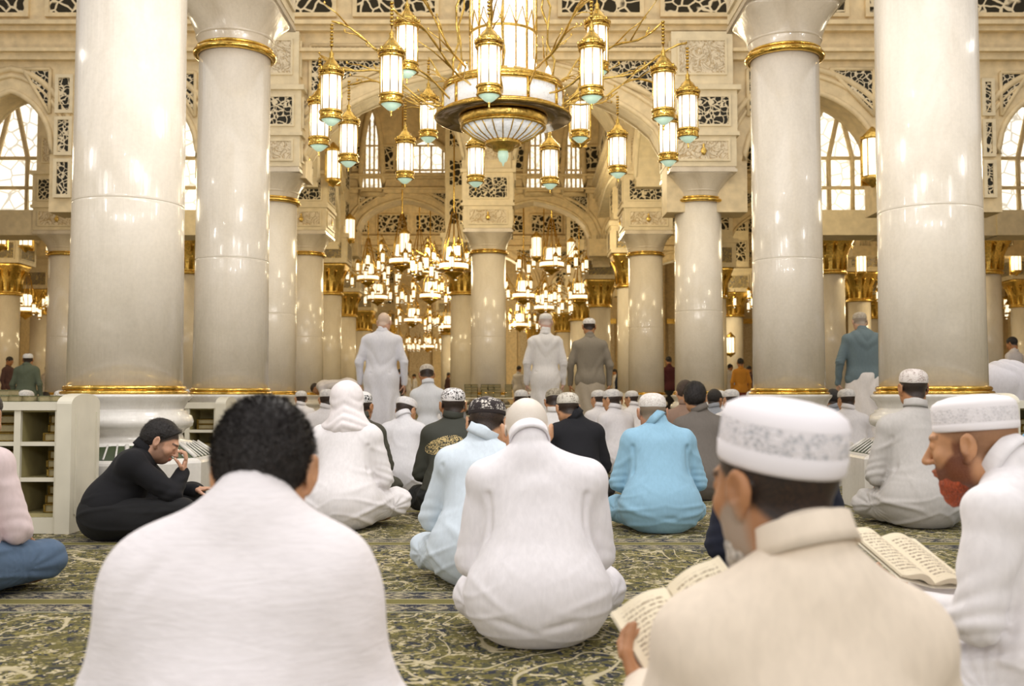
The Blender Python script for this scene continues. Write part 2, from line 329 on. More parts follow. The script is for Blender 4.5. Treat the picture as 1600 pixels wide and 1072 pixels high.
COLS = []
def column(px, Y, dia, ring, joints, label, top=4.6, podium=True, block=True):
    X = X_at(px, Y); COLS.append((X, Y, dia * .9)); t = empty('marble_column', (X, Y, 0)); tag(t, label, 'column')
    r = dia / 2
    pr = [(r * 1.03, 0.80)]
    zs = sorted(joints)
    zc = 0.82
    for z in zs:
        q = r * (1.02 - 0.03 * z / ring); pr += [(q, z - .08), (q, z - .02), (q, z - 0.005), (q - .0005, z - .003), (q - 0.003, z - .002), (q - 0.003, z + .002), (q - .0005, z + .003), (q, z + 0.005), (q, z + .02), (q, z + .08)]
    pr.append((r * 0.985, ring)); g = MB(); g.lathe(pr, 72); g.build('shaft', M['marble'], t)
    g = MB(); g.torus(r * 1.05, 0.017, (0, 0, 0.785), 72, 10); g.lathe([(r * 1.03, .772), (r * 1.13, .768), (r * 1.15, .752), (r * 1.10, .745)], 64)
    g.build('base_ring', M['gold'], t)
    g = MB(); g.lathe([(r * 1.10, .748), (r * 1.20, .745), (r * 1.20, .728), (r * 1.12, .70), (r * 1.06, .66), (r * 1.06, .645), (r * 1.12, .64), (r * 1.12, .625), (r * 1.20, .61),
                       (r * 1.235, .575), (r * 1.21, .545), (r * 1.09, .525), (r * 1.03, .495), (r * 1.07, .462), (r * 1.22, .45), (r * 1.24, .40)][::-1], 72)
    g.build('base_moulding', M['base_marble'], t)
    if podium:
        g = MB(); R = r * 1.78
        g.lathe([(R, 0.0), (R, .33), (R * .985, .345), (R * .93, .36)], 8, a0=PI / 8, smooth=False)
        g.build('podium', M['base_marble'], t)
        g = MB(); g.lathe([(R * .93, .36), (r * 1.3, .44)], 8, a0=PI / 8, smooth=False)
        for k in range(8):
            a = PI / 8 + k * PI / 4
            g.tube([(R * .93 * math.cos(a), R * .93 * math.sin(a), .363), (r * 1.3 * math.cos(a), r * 1.3 * math.sin(a), .443)], 0.014, 6, 1)
            for j in range(1, 6):
                u = j / 6; b = a + PI / 4
                p0 = Vector((math.cos(a), math.sin(a), 0)).lerp(Vector((math.cos(b), math.sin(b), 0)), u)
                g.tube([(R * .93 * p0.x, R * .93 * p0.y, .366), (r * 1.3 * p0.x, r * 1.3 * p0.y, .446)], 0.006, 5, 1)
        g.build('vent_grille', [M['vent'], M['base_marble']], t)
    g = MB(); g.torus(r * 1.05, 0.032, (0, 0, ring), 72, 12, sz=0.9); g.torus(r * 1.02, 0.014, (0, 0, ring + .045), 72, 8)
    g.build('neck_ring', M['gold'], t)
    W = r * 1.38
    g = MB(); z0 = ring + .04
    g.lathe([(rr, z0 + z) for rr, z in bell(r, .34, W)], 72, square=lambda z: max(0, min(1, (z - z0 - .05) / .26)) ** 1.5, power=7)
    g.torus(r * 1.02, .02, (0, 0, z0 + .10), 64, 8); g.lathe([(r * 1.05, z0 + .16), (r * 1.08, z0 + .17), (r * 1.06, z0 + .19)], 64)
    g.box((-W * 1.02, -W * 1.02, z0 + .33), (W * 1.02, W * 1.02, z0 + .375)); g.box((-W * .97, -W * .97, z0 + .375), (W * .97, W * .97, z0 + .41))
    g.build('capital', M['capital'], t)
    if block:
        zb = z0 + .41
        g = MB(); pc = MB(); pf = MB()
        h = W * 1.0
        g.box((-h, -h, zb), (h, h, zb + .44)); g.box((-h - .04, -h - .04, zb + .44), (h + .04, h + .04, zb + .50))
        h2 = h * 1.03
        g.box((-h2, -h2, zb + .50), (h2, h2, zb + 1.10)); g.box((-h2 - .05, -h2 - .05, zb + 1.10), (h2 + .05, h2 + .05, zb + 1.17))
        h3 = h * .93
        if top > zb + 1.3:
            g.box((-h3, -h3, zb + 1.17), (h3, h3, top))
            z = zb + 1.25
            while z + .7 < top:
                panel_box(g, pc if int(z * 3) % 2 else pf, 0, 0, z, z + .7, h3); z += .85
        panel_box(g, pc, 0, 0, zb + .02, zb + .44, h); panel_box(g, pf, 0, 0, zb + .50, zb + 1.10, h2)
        bl = g.build('impost_block', M['cream_pale'], t)
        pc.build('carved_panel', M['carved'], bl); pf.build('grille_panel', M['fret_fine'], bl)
        g = MB()
        for sx, sy in ((0, -1), (0, 1), (1, 0), (-1, 0)):
            e = h + .035
            g.lathe([(0.0, -.07), (.02, -.06), (.045, -.01), (.03, .03), (.012, .05), (.018, .08), (0.0, .11)], 12, (sx * e, sy * e, zb + .22), sx=1 - .6 * abs(sx), sy=1 - .6 * abs(sy))
        g.build('gold_rosette', M['gold_rough'], t)
    return t
def jz(Y, *ys): return [Z_at(y, Y) for y in ys]
column(196, 6.5, 0.676, 3.80, jz(6.5, 323), 'thick pale marble column beside the open cream bookshelf, nearest on that side of the aisle')
column(360, 8.8, 0.615, Z_at(88, 8.8), jz(8.8, 409), 'marble column with gold neck ring rising behind the dark haired man in white')
column(424, 15.0, 0.69, Z_at(318, 15), jz(15, 492), 'marble column half hidden by the thicker one above the dark haired man in white', top=6.0)
column(476, 20.5, 0.70, Z_at(400, 20.5), [1.9], 'slim column left of the standing man in a long white coat', top=8.6)
column(763, 20.5, 0.70, Z_at(397, 20.5), [1.9], 'central marble column below the chandelier with book racks round its base', top=8.6)
column(1010, 20.5, 0.69, Z_at(400, 20.5), jz(20.5, 513), 'marble column just beyond the standing man in grey, behind the man in blue', top=8.6)
column(1093, 15.0, 0.69, Z_at(318, 15), jz(15, 488), 'marble column behind the dark haired man in a grey-brown suit', top=6.0)
column(1233, 8.8, 0.59, Z_at(92, 8.8), jz(8.8, 409), 'marble column with gold neck ring left of the man in blue-grey shirt and white wrap')
column(1458, 6.85, 0.663, 3.9, jz(6.85, 333), 'thick pale marble column behind the seated man in grey and patterned cap')
column(100, 20.5, 0.70, Z_at(400, 20.5), [1.9], 'pale column edge showing past the outer side of the thick column by the bookshelf', top=8.6)

# columns deep in the hall, with gilded capitals
def far_column_proto():
    t = empty('gilded_column'); r = .33; z = 3.60
    g = MB(); g.lathe([(r * 1.03, .5), (r, z)], 28); g.build('shaft', M['marble'], t)
    g = MB(); g.lathe([(r * 1.7, 0), (r * 1.7, .35), (r * 1.2, .42), (r * 1.2, .55), (r * 1.05, .6), (r * 1.1, .78), (r * 1.02, .8)], 24); g.build('base_moulding', M['base_marble'], t)
    g = MB(); g.torus(r * 1.08, .04, (0, 0, z), 28, 8); g.lathe([(rr, z + zz) for rr, zz in bell(r * 1.0, .85, r * 1.55)], 32, square=lambda q: max(0, min(1, (q - z - .2) / .5)), power=7)
    for k in range(12):
        a = 2 * PI * k / 12
        g.tube([(r * 1.04 * math.cos(a), r * 1.04 * math.sin(a), z + .08), (r * 1.1 * math.cos(a), r * 1.1 * math.sin(a), z + .42), (r * 1.45 * math.cos(a), r * 1.45 * math.sin(a), z + .68), (r * 1.6 * math.cos(a), r * 1.6 * math.sin(a), z + .60)], [.05, .045, .05, .02], 6)
    g.build('capital', M['gold_rough'], t)
    W = r * 1.62; g = MB(); p = MB(); q = MB()
    g.box((-W, -W, z + .85), (W, W, z + 1.55)); g.box((-W - .06, -W - .06, z + 1.55), (W + .06, W + .06, z + 1.68)); g.box((-W * .86, -W * .86, z + 1.68), (W * .86, W * .86, 8.9))
    panel_box(g, p, 0, 0, z + .87, z + 1.53, W)
    for k in range(3): panel_box(g, q, 0, 0, z + 1.8 + k * 1.1, z + 2.8 + k * 1.1, W * .86)
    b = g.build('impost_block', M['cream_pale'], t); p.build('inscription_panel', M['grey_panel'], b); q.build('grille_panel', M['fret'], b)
    return t
FARC = []
fcols = [(514, 29), (541, 37), (567, 45), (722, 29), (938, 33), (905, 39), (880, 46), (290, 24), (1300, 24), (1545, 24), (8, 29), (60, 36), (84, 42), (1345, 31), (1372, 38), (700, 48), (1118, 30), (1148, 37), (1480, 31), (1600, 33), (985, 27), (835, 54), (605, 54), (250, 31)]
fl = {514: 'gilded-capital column beside the slim column at the standing white-coated man', 541: 'gilded-capital column right above the white-coated man, second behind',
      722: 'pale column edge just beyond the central column', 938: 'gilded-capital column above the standing man in grey', 290: 'gilded-capital column in the gap between two thick columns near the bookshelf',
      1300: 'gilded-capital column with dark inscription panel in the gap above the blue-grey shirted man', 1545: 'gilded-capital column past the outer edge of the thick column beside the white mound', 8: 'gilded-capital column at the photo edge above the man in green'}
proto = far_column_proto(); first = True
for px, Y in fcols:
    o = proto if first else copy_tree(proto); first = False
    o.location = (X_at(px, Y), Y, 0); COLS.append((X_at(px, Y), Y, .58))
    tag(o, fl.get(px, 'gilded-capital column %s, above %s' % ('at the far end of the hall' if Y > 40 else 'deep in the hall', where(px))), 'column', 'gilded columns deep in the hall' )
    FARC.append(o)

# ---- arcades
def arch_pts(xc, half, zs, za, n=14):
    out = []
    for i in range(2 * n + 1):
        u = -1 + i / n; out.append((xc + u * half, zs + (za - zs) * (1 - abs(u) ** 1.9) ** 0.62 * (1 - 0.10 * (1 - abs(u)) * abs(u) * 4 * .5)))
    return out
def arcade(name, x0, x1, arches, ztop, thick, jambs_to=0.0, panels=True, mat='cream', zband=None):
    """wall in the local XZ plane, pierced by pointed arches; arches: (centre, half width, spring, apex, jamb foot)"""
    g = MB(); fp = MB(); sp = MB(); t2 = thick / 2
    xs = x0
    def slab(xa, xb, za, zb):
        if xb - xa > 1e-3 and zb - za > 1e-3: g.box((xa, -t2, za), (xb, t2, zb))
    for (xc, h, zs, za, foot) in sorted(arches):
        slab(xs, xc - h, foot, ztop); xs = xc + h
        P = arch_pts(xc, h, zs, za); n = len(P)
        vs = []
        for (x, z) in P: vs += [(x, -t2, z), (x, -t2, ztop), (x, t2, z), (x, t2, ztop)]
        fs = []
        for i in range(n - 1):
            a = i * 4; b = a + 4
            fs += [(a, b, b + 1, a + 1), (a + 2, a + 3, b + 3, b + 2), (a, a + 2, b + 2, b)]
        g.add(vs, fs)
        # voussoir ribs on both faces and the soffit
        for off, rr in ((0.03, .045), (0.26, .035), (0.36, .05)):
            for sy in (-1, 1):
                pts = []
                for i, (x, z) in enumerate(P):
                    q0 = P[max(i - 1, 0)]; q1 = P[min(i + 1, n - 1)]; d = Vector((q1[0] - q0[0], q1[1] - q0[1])); d = d.normalized() if d.length else Vector((1, 0))
                    pts.append((x - d.y * off, sy * t2, z + d.x * off))
                pts = [(pts[0][0], sy * t2, zs - .1)] + pts + [(pts[-1][0], sy * t2, zs - .1)]
                g.tube(pts, rr, 6)
        if panels:
            for s in (-1, 1):   # spandrels
                xa = xc + s * h * .98; zt = min(za + .35, ztop - .1)
                tri = [(xa, zs + (za - zs) * .62), (xa, zt), (xc + s * h * .30, zt)]
                v = [(x, -t2 - .025, z) for x, z in tri] + [(x, t2 + .025, z) for x, z in tri]
                sp.add(v, [(0, 1, 2), (3, 5, 4), (0, 3, 4, 1), (1, 4, 5, 2), (2, 5, 3, 0)])
                for a, b in ((0, 1), (1, 2), (2, 0)):
                    g.tube([(tri[a][0], -t2 - .02, tri[a][1]), (tri[b][0], -t2 - .02, tri[b][1])], .03, 6)
    slab(xs, x1, arches[-1][4], ztop)
    zb = zband if zband is not None else max(a[3] for a in arches) + .18
    for z, hh, pr in ((zb, .10, .10), (zb + .10, .05, .17), (zb + .42, .07, .12), (zb + .49, .06, .20)):
        g.box((x0, -t2 - pr, z), (x1, t2 + pr, z + hh))
    o = g.build(name, M[mat])
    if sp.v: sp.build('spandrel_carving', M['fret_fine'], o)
    zf = zb + .68
    if zf + .8 < ztop:
        xx = x0 + .2
        g2 = MB()
        while xx + 1.25 < x1:
            fp.box((xx, -t2 - .03, zf), (xx + 1.2, t2 + .03, zf + .72))
            for a in ((xx - .03, xx + .03), (xx + 1.17, xx + 1.23)): g2.box((a[0], -t2 - .055, zf + .03), (a[1], t2 + .055, zf + .69))
            g2.box((xx - .03, -t2 - .06, zf - .03), (xx + 1.23, t2 + .06, zf + .03)); g2.box((xx - .03, -t2 - .06, zf + .69), (xx + 1.23, t2 + .06, zf + .75))
            xx += 1.5
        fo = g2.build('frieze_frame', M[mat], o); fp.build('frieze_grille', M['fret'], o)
    tag(o, kind='structure'); return o
W15 = arcade('trim_1', -13, 13, [((-7.9 - 6.73) / 2, .585, 4.35, 5.15, 3.4), (-5.165, .555, 4.3, 5.1, 3.4), (-.375, 2.625, 4.25, 5.50, 3.9), (4.36, .94, 4.25, 5.15, 3.4), (7.72, .60, 4.35, 5.10, 3.4), (-10.6, 1.2, 4.3, 5.15, 3.4), (10.6, 1.2, 4.3, 5.15, 3.4)], 7.7, 0.5, zband=5.62)
W15.location = (0, 15, 0)
# vertical strips of pierced panels on the piers of that arcade
def pier_face(px0, px1, Y, z0, z1, name='pier_panel', m='fret_fine', parent=None, dz=1.0):
    g = MB(); p = MB(); xa = X_at(px0, Y); xb = X_at(px1, Y); z = z0
    while z + dz <= z1 + .01:
        p.box((xa + .05, Y - .295, z + .05), (xb - .05, Y - .26, z + dz - .1))
        for lo, hi in (((xa, z), (xb, z + .05)), ((xa, z + dz - .1), (xb, z + dz - .05)), ((xa, z + .05), (xa + .05, z + dz - .1)), ((xb - .05, z + .05), (xb, z + dz - .1))):
            g.box((lo[0], Y - .32, lo[1]), (hi[0], Y - .26, hi[1]))
        z += dz
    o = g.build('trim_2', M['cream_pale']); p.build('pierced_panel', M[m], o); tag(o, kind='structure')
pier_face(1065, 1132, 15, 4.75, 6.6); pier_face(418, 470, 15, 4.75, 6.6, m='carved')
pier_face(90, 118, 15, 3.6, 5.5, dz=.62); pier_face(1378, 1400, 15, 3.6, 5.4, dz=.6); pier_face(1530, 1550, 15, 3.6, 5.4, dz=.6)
def arcade_at(Y, spans, ztop, thick, **kw):
    o = arcade('trim_3', X_at(-500, Y), X_at(2100, Y), [(X_at((a + b) / 2, Y), (X_at(b, Y) - X_at(a, Y)) / 2, zs, za, ft) for a, b, zs, za, ft in spans], ztop, thick, **kw); o.location = (0, Y, 0); return o
arcade_at(20.5, [(-60, 84, 5.6, 6.9, 3.9), (200, 312, 5.4, 6.8, 3.9), (515, 722, 5.5, 7.0, 5.0), (806, 968, 5.5, 6.9, 5.0), (1100, 1200, 5.4, 6.7, 5.0), (1262, 1374, 5.4, 6.8, 3.9), (1552, 1690, 5.6, 6.9, 3.9)], 9.6, .8, mat='cream_pale')
arcade_at(30, [(-300, 0, 5.2, 6.3, 4.8), (95, 270, 5.2, 6.3, 4.8), (330, 490, 5.2, 6.3, 4.8), (560, 705, 5.6, 6.45, 4.8), (748, 920, 5.4, 6.4, 4.8), (960, 1095, 5.4, 6.4, 4.8), (1140, 1330, 5.2, 6.3, 4.8), (1370, 1560, 5.2, 6.3, 4.8), (1650, 1950, 5.2, 6.3, 4.8)], 10.0, .7)
arcade_at(40, [(100, 240, 5, 6, 4.6), (300, 420, 5, 6, 4.6), (450, 560, 5, 6, 4.6), (585, 690, 5, 6.2, 4.6), (730, 830, 5, 6.2, 4.6), (860, 960, 5, 6, 4.6), (1000, 1110, 5, 6, 4.6), (1150, 1280, 5, 6, 4.6), (1320, 1470, 5, 6, 4.6)], 9.5, .7)
# glowing panes standing in for lamp-lit arches high in the third arcade
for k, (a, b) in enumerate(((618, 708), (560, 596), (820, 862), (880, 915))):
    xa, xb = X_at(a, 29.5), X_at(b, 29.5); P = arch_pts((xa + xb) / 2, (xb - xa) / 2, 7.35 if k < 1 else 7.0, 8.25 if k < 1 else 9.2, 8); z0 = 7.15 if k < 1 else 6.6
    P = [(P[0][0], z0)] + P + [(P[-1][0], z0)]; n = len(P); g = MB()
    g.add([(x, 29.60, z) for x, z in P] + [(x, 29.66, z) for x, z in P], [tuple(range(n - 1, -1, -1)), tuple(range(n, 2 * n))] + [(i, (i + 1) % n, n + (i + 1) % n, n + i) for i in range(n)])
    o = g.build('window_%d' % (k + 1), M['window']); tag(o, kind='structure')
    g = MB(); g.tube([(x, 29.58, z) for x, z in P] + [(P[0][0], 29.58, P[0][1])], .09, 6)
    for j in range(1, 5):
        xx = xa + (xb - xa) * j / 5; g.tube([(xx, 29.57, z0), (xx, 29.57, z0 + (.9 if k < 1 else 2.2))], .03, 4)
    g.build('window_frame', M['cream'], o)
# lit, traceried windows closing the side arches of the second arcade
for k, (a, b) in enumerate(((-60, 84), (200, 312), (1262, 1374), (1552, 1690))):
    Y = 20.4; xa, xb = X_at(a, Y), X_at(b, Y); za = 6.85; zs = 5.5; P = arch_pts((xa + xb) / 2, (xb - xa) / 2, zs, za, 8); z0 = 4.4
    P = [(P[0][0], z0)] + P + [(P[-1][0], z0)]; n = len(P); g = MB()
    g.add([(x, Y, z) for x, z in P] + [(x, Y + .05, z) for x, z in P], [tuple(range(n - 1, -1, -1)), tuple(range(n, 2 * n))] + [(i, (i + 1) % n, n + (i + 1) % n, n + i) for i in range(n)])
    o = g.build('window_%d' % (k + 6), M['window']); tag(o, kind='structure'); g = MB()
    for j in range(1, 3):
        xx = xa + (xb - xa) * j / 3; g.tube([(xx, Y - .04, z0), (xx, Y - .04, zs), (xx + .25 * (1 if j == 1 else -1), Y - .04, za - .25)], .05, 6)
    for z in (4.9, 5.5): g.tube([(xa, Y - .04, z), (xb, Y - .04, z)], .04, 6)
    g.build('window_frame', M['cream'], o)
    g = MB(); g.box((xa, Y - .35, 3.9), (xb, Y + .35, 4.4)); tag(g.build('trim_5', M['cream_pale']), kind='structure')
# arcades running away from the viewer along the aisle
for (pxa, Ya, pxb, Yb, half) in ((424, 15, 476, 20.5, 1.9), (476, 20.5, 514, 29, 3.0), (1093, 15, 1010, 20.5, 1.9), (1010, 20.5, 938, 33, 4.5)):
    a = Vector((X_at(pxa, Ya), Ya, 0)); b = Vector((X_at(pxb, Yb), Yb, 0)); L = (b - a).length; h = L / 2 - .75
    o = arcade('trim_4', .3, L - .3, [(L / 2, h, 5.0, 6.2, 4.8)], 9.4, .55, mat='cream_pale')
    o.location = a; o.rotation_euler = (0, 0, math.atan2(b.y - a.y, b.x - a.x))
g = MB(); g.box((-22, 15.2, 9.6), (22, 62, 9.9))
for x in range(-20, 21, 4): g.box((x - .2, 15.2, 9.3), (x + .2, 61, 9.6))
for y in range(18, 61, 5): g.box((-22, y - .2, 9.3), (22, y + .2, 9.62))
tag(g.build('ceiling', M['ceiling']), kind='structure')
g = MB(); g.box((-22, 61, 0), (22, 61.5, 9.6))
for k in range(-9, 10):
    g.box((k * 2.2 - .3, 60.7, 0), (k * 2.2 + .3, 61.1, 9.5)); g.box((k * 2.2 + .5, 60.85, 1.2), (k * 2.2 + 1.7, 61.05, 5.0), 1); g.box((k * 2.2 + .4, 60.75, 5.0), (k * 2.2 + 1.8, 61.05, 5.3), 2)
tag(g.build('wall_back', [M['cream'], M['carved'], M['gold_rough']]), kind='structure')
for sx, nm in ((-1, 'wall_left'), (1, 'wall_right')):
    g = MB(); x = sx * 21.5; g.box((x - .25, -3, 0), (x + .25, 61, 9.6))
    for k in range(16): g.box((x - .25 - .2, k * 4 - .4 + .2, 0), (x + .25 + .2, k * 4 + .4 + .2, 9.5)); g.box((x - .32, k * 4 + 1.2, 1), (x + .32, k * 4 + 3.2, 5.4), 1)
    tag(g.build(nm, [M['cream'], M['carved']]), kind='structure')

# ------------------------------------------------------------------ lanterns and chandeliers
def lantern_parts(parent, name, s=1.0):
    """frame with sub-parts; origin at the centre of the glass"""
    g = MB(); r = .082 * s; h = .15 * s
    for z, rr, t in ((h, r * 1.18, .014), (h + .03 * s, r * 1.30, .012), (-h, r * 1.12, .014), (-h - .055 * s, r * 1.12, .012)): g.torus(rr * .93, t * s, (0, 0, z), 20, 6)
    g.lathe([(r * 1.05, -h), (r * 1.1, -h - .01 * s), (r * 1.1, -h - .05 * s), (r * 1.0, -h - .06 * s)], 20)
    g.lathe([(r * 1.22, h + .03 * s), (r * 1.12, h + .06 * s), (r * .8, h + .085 * s), (r * .62, h + .11 * s), (r * .34, h + .13 * s), (r * .2, h + .16 * s), (r * .26, h + .18 * s), (r * .08, h + .20 * s), (.004, h + .25 * s)], 20)
    for k in range(8):
        a = 2 * PI * k / 8; g.tube([(r * 1.03 * math.cos(a), r * 1.03 * math.sin(a), -h), (r * 1.03 * math.cos(a), r * 1.03 * math.sin(a), h + .02 * s)], .0045 * s, 5)
        g.lathe([(.0, .0), (.012 * s, .012 * s), (.0, .035 * s)], 6, (r * 1.2 * math.cos(a), r * 1.2 * math.sin(a), h + .035 * s))
    for k in range(7): g.torus(.012 * s, .004 * s, (0, 0, h + (.25 + .028 * k) * s), 8, 5, sz=2.2)
    g.lathe([(0, -h - .16 * s), (.008 * s, -h - .145 * s), (.004 * s, -h - .13 * s), (.012 * s, -h - .115 * s), (.002, -h - .10 * s)][::1], 8)
    f = g.build(name, M['gold'], parent)
    g = MB(); g.lathe([(r * .95, -h + .004), (r * .97, 0), (r * .95, h)], 20); gl = g.build('glass_cylinder', M['glass'], f)
    g = MB(); g.lathe([(.006, -h - .115 * s), (r * .4, -h - .10 * s), (r * .95, -h - .06 * s)], 20); g.build('glass_bowl', M['glass_green'], f)
    return f
def lantern_copy(f, parent, loc):
    c = copy_tree(f, parent); c.location = loc; return c

CH = (X_at(786, 9.0), 9.0); ZR = 3.15
ch = empty('chandelier', (CH[0], CH[1], 2.75)); tag(ch, 'huge gold chandelier with a ring of white glass lanterns hanging above the aisle', 'chandelier', None)
def cz(z): return z - 2.75
Zd = Z_at(185, 9.0)      # plate height 3.18
R = 0.605
g = MB(); z = cz(Zd)
g.lathe([(R * .62, z + .005), (R * .98, z - .015), (R, z), (R * .98, z + .012), (R * .84, z + .02)], 72)
g.build('brass_plate', M['bronze'], ch)
g = MB()
g.torus(R * .995, .012, (0, 0, z), 72, 8); g.torus(R * .885, .018, (0, 0, z + .035), 72, 8); g.torus(R * .875, .022, (0, 0, z + .235), 72, 8); g.torus(R * .84, .03, (0, 0, z + .27), 72, 8)
for k in range(10):
    a = 2 * PI * k / 10 + .1; g.tube([(R * .885 * math.cos(a), R * .885 * math.sin(a), z + .03), (R * .885 * math.cos(a), R * .885 * math.sin(a), z + .235)], .014, 6)
g.lathe([(R * .84, z + .27), (R * .78, z + .29), (R * .5, z + .30)], 64)
g.build('drum_frame', M['gold'], ch)
g = MB(); g.lathe([(R * .87, z + .04), (R * .87, z + .235)], 72); g.build('drum_glass', M['glass_drum'], ch)
g = MB(); g.lathe([(R * .64, z), (R * .66, z - .02), (R * .63, z - .06), (R * .60, z - .085), (R * .585, z - .08)], 64); g.torus(R * .61, .015, (0, 0, z - .085), 64, 8)
for k in range(24):
    a = 2 * PI * k / 24; g.tube([(R * .60 * math.cos(a), R * .60 * math.sin(a), z - .088), (R * .45 * math.cos(a), R * .45 * math.sin(a), z - .165), (R * .25 * math.cos(a), R * .25 * math.sin(a), z - .222)], .006, 5)
g.lathe([(R * .27, z - .21), (R * .26, z - .235), (R * .18, z - .245), (R * .15, z - .29), (R * .09, z - .30)], 40); g.torus(R * .25, .010, (0, 0, z - .235), 40, 8)
g.build('bowl_frame', M['gold_rough'], ch)
g = MB(); g.lathe([(R * .26, z - .215), (R * .44, z - .162), (R * .59, z - .085)], 64); g.build('bowl_glass', M['glass_drum'], ch)
g = MB(); g.lathe([(.004, z - .43), (.012, z - .40), (.035, z - .385), (.048, z - .34), (.045, z - .30)], 20); g.build('finial', M['glass_green'], ch)
# crystal cylinder with gold straps
g = MB(); rc = .285; g.lathe([(rc, z + .36), (rc * 1.01, z + .9), (rc, z + 2.2)], 40); g.build('crystal_cylinder', M['crystal'], ch)
g = MB()
for k in range(16):
    a = 2 * PI * k / 16; q = 1.03
    g.tube([(rc * q * math.cos(a), rc * q * math.sin(a), z + .30), (rc * q * math.cos(a), rc * q * math.sin(a), z + 2.2)], .006 if k % 2 else .010, 5)
    a2 = a + PI / 16; a3 = a + PI / 8
    g.tube([(rc * 1.05 * math.cos(a), rc * 1.05 * math.sin(a), z + .75), (rc * 1.07 * math.cos(a2), rc * 1.07 * math.sin(a2), z + .92), (rc * 1.05 * math.cos(a3), rc * 1.05 * math.sin(a3), z + .75)], .006, 5)
for zz in (.31, .36, .75, 1.35, 1.6): g.torus(rc * 1.04, .012 if zz > .4 else .022, (0, 0, z + zz), 40, 6)
g.lathe([(rc * 1.25, z + .29), (rc * 1.25, z + .34), (rc * 1.05, z + .37)], 40)
for k in range(6):
    a = 2 * PI * (k + .5) / 6; pts = [(R * (.82 - .02 * j + .05 * math.sin(j * 2.1)) * math.cos(a + .03 * math.sin(j * 1.7)), R * (.82 - .02 * j + .05 * math.sin(j * 2.1)) * math.sin(a + .03 * math.sin(j * 1.7)), z + .28 + j * .16) for j in range(13)]
    g.tube(pts, .011, 6)
g.build('strap_cage', M['gold_rough'], ch)
# candle lamps on the drum
for k in range(12):
    a = 2 * PI * (k + .3) / 12; g = MB(); g.lathe([(.0, .13), (.018, .10), (.03, .05), (.02, 0)][::-1], 10); g.build('candle_bulb', M['glass_warm'], ch, (R * .70 * math.cos(a), R * .70 * math.sin(a), z + .30))
g = MB(); g.tube([(0, 0, z + 2.2), (0, 0, z + 6.5)], .05, 10); g.build('ceiling_rod', M['gold'], ch)
lan0 = lantern_parts(ch, 'lantern'); usedL = False
rnd = random.Random(3)
def arm(ang, rr, zt, zoff):
    g = MB(); pts = []; rad = []
    for i in range(15):
        u = i / 14; r_ = R * .86 + (rr - R * .86) * u
        zz = z + .12 + zoff * .3 + (zt - z - .12 - zoff * .3) * (u ** 1.6) + .05 * math.sin(u * PI * 3 + ang * 5) + .10 * math.sin(u * PI)
        aa = ang + .05 * math.sin(u * PI * 2 + ang * 3) * (1 - u)
        pts.append((r_ * math.cos(aa), r_ * math.sin(aa), zz)); rad.append(.0075 + .004 * (i % 2))
    g.tube(pts, rad, 6)
    for j in (2, 4, 6, 8, 10, 12):   # twigs
        p = Vector(pts[j]); d = Vector((math.cos(ang + rnd.uniform(-.9, .9)), math.sin(ang + rnd.uniform(-.9, .9)), rnd.uniform(.1, .7))); L = rnd.uniform(.10, .34)
        g.tube([p, p + d * L * .5 + Vector((0, 0, .02)), p + d * L], [.007, .006, .003], 5)
        g.lathe([(0, 0), (.012, .012), (0, .03)], 6, tuple(p + d * L))
    g.build('arm', M['gold_rough'], ch)
for k in range(13):
    ang = -PI / 2 - .055 + 2 * PI * k / 13 ; rr = 1.62
    zc_ = cz(ZR + (.02 if k % 2 else -.01)); top = zc_ + .15 + .25 + .02
    if k == 0: lan0.location = (rr * math.cos(ang), rr * math.sin(ang), zc_)
    else: lantern_copy(lan0, ch, (rr * math.cos(ang), rr * math.sin(ang), zc_))
    arm(ang, rr, top + .16, 0)
for ph in (36, -36, 144, -144):
    ang = -PI / 2 + math.radians(ph); rr = 1.28; zc_ = cz(3.50)
    lantern_copy(lan0, ch, (rr * math.cos(ang), rr * math.sin(ang), zc_)); arm(ang, rr, zc_ + .55, .5)

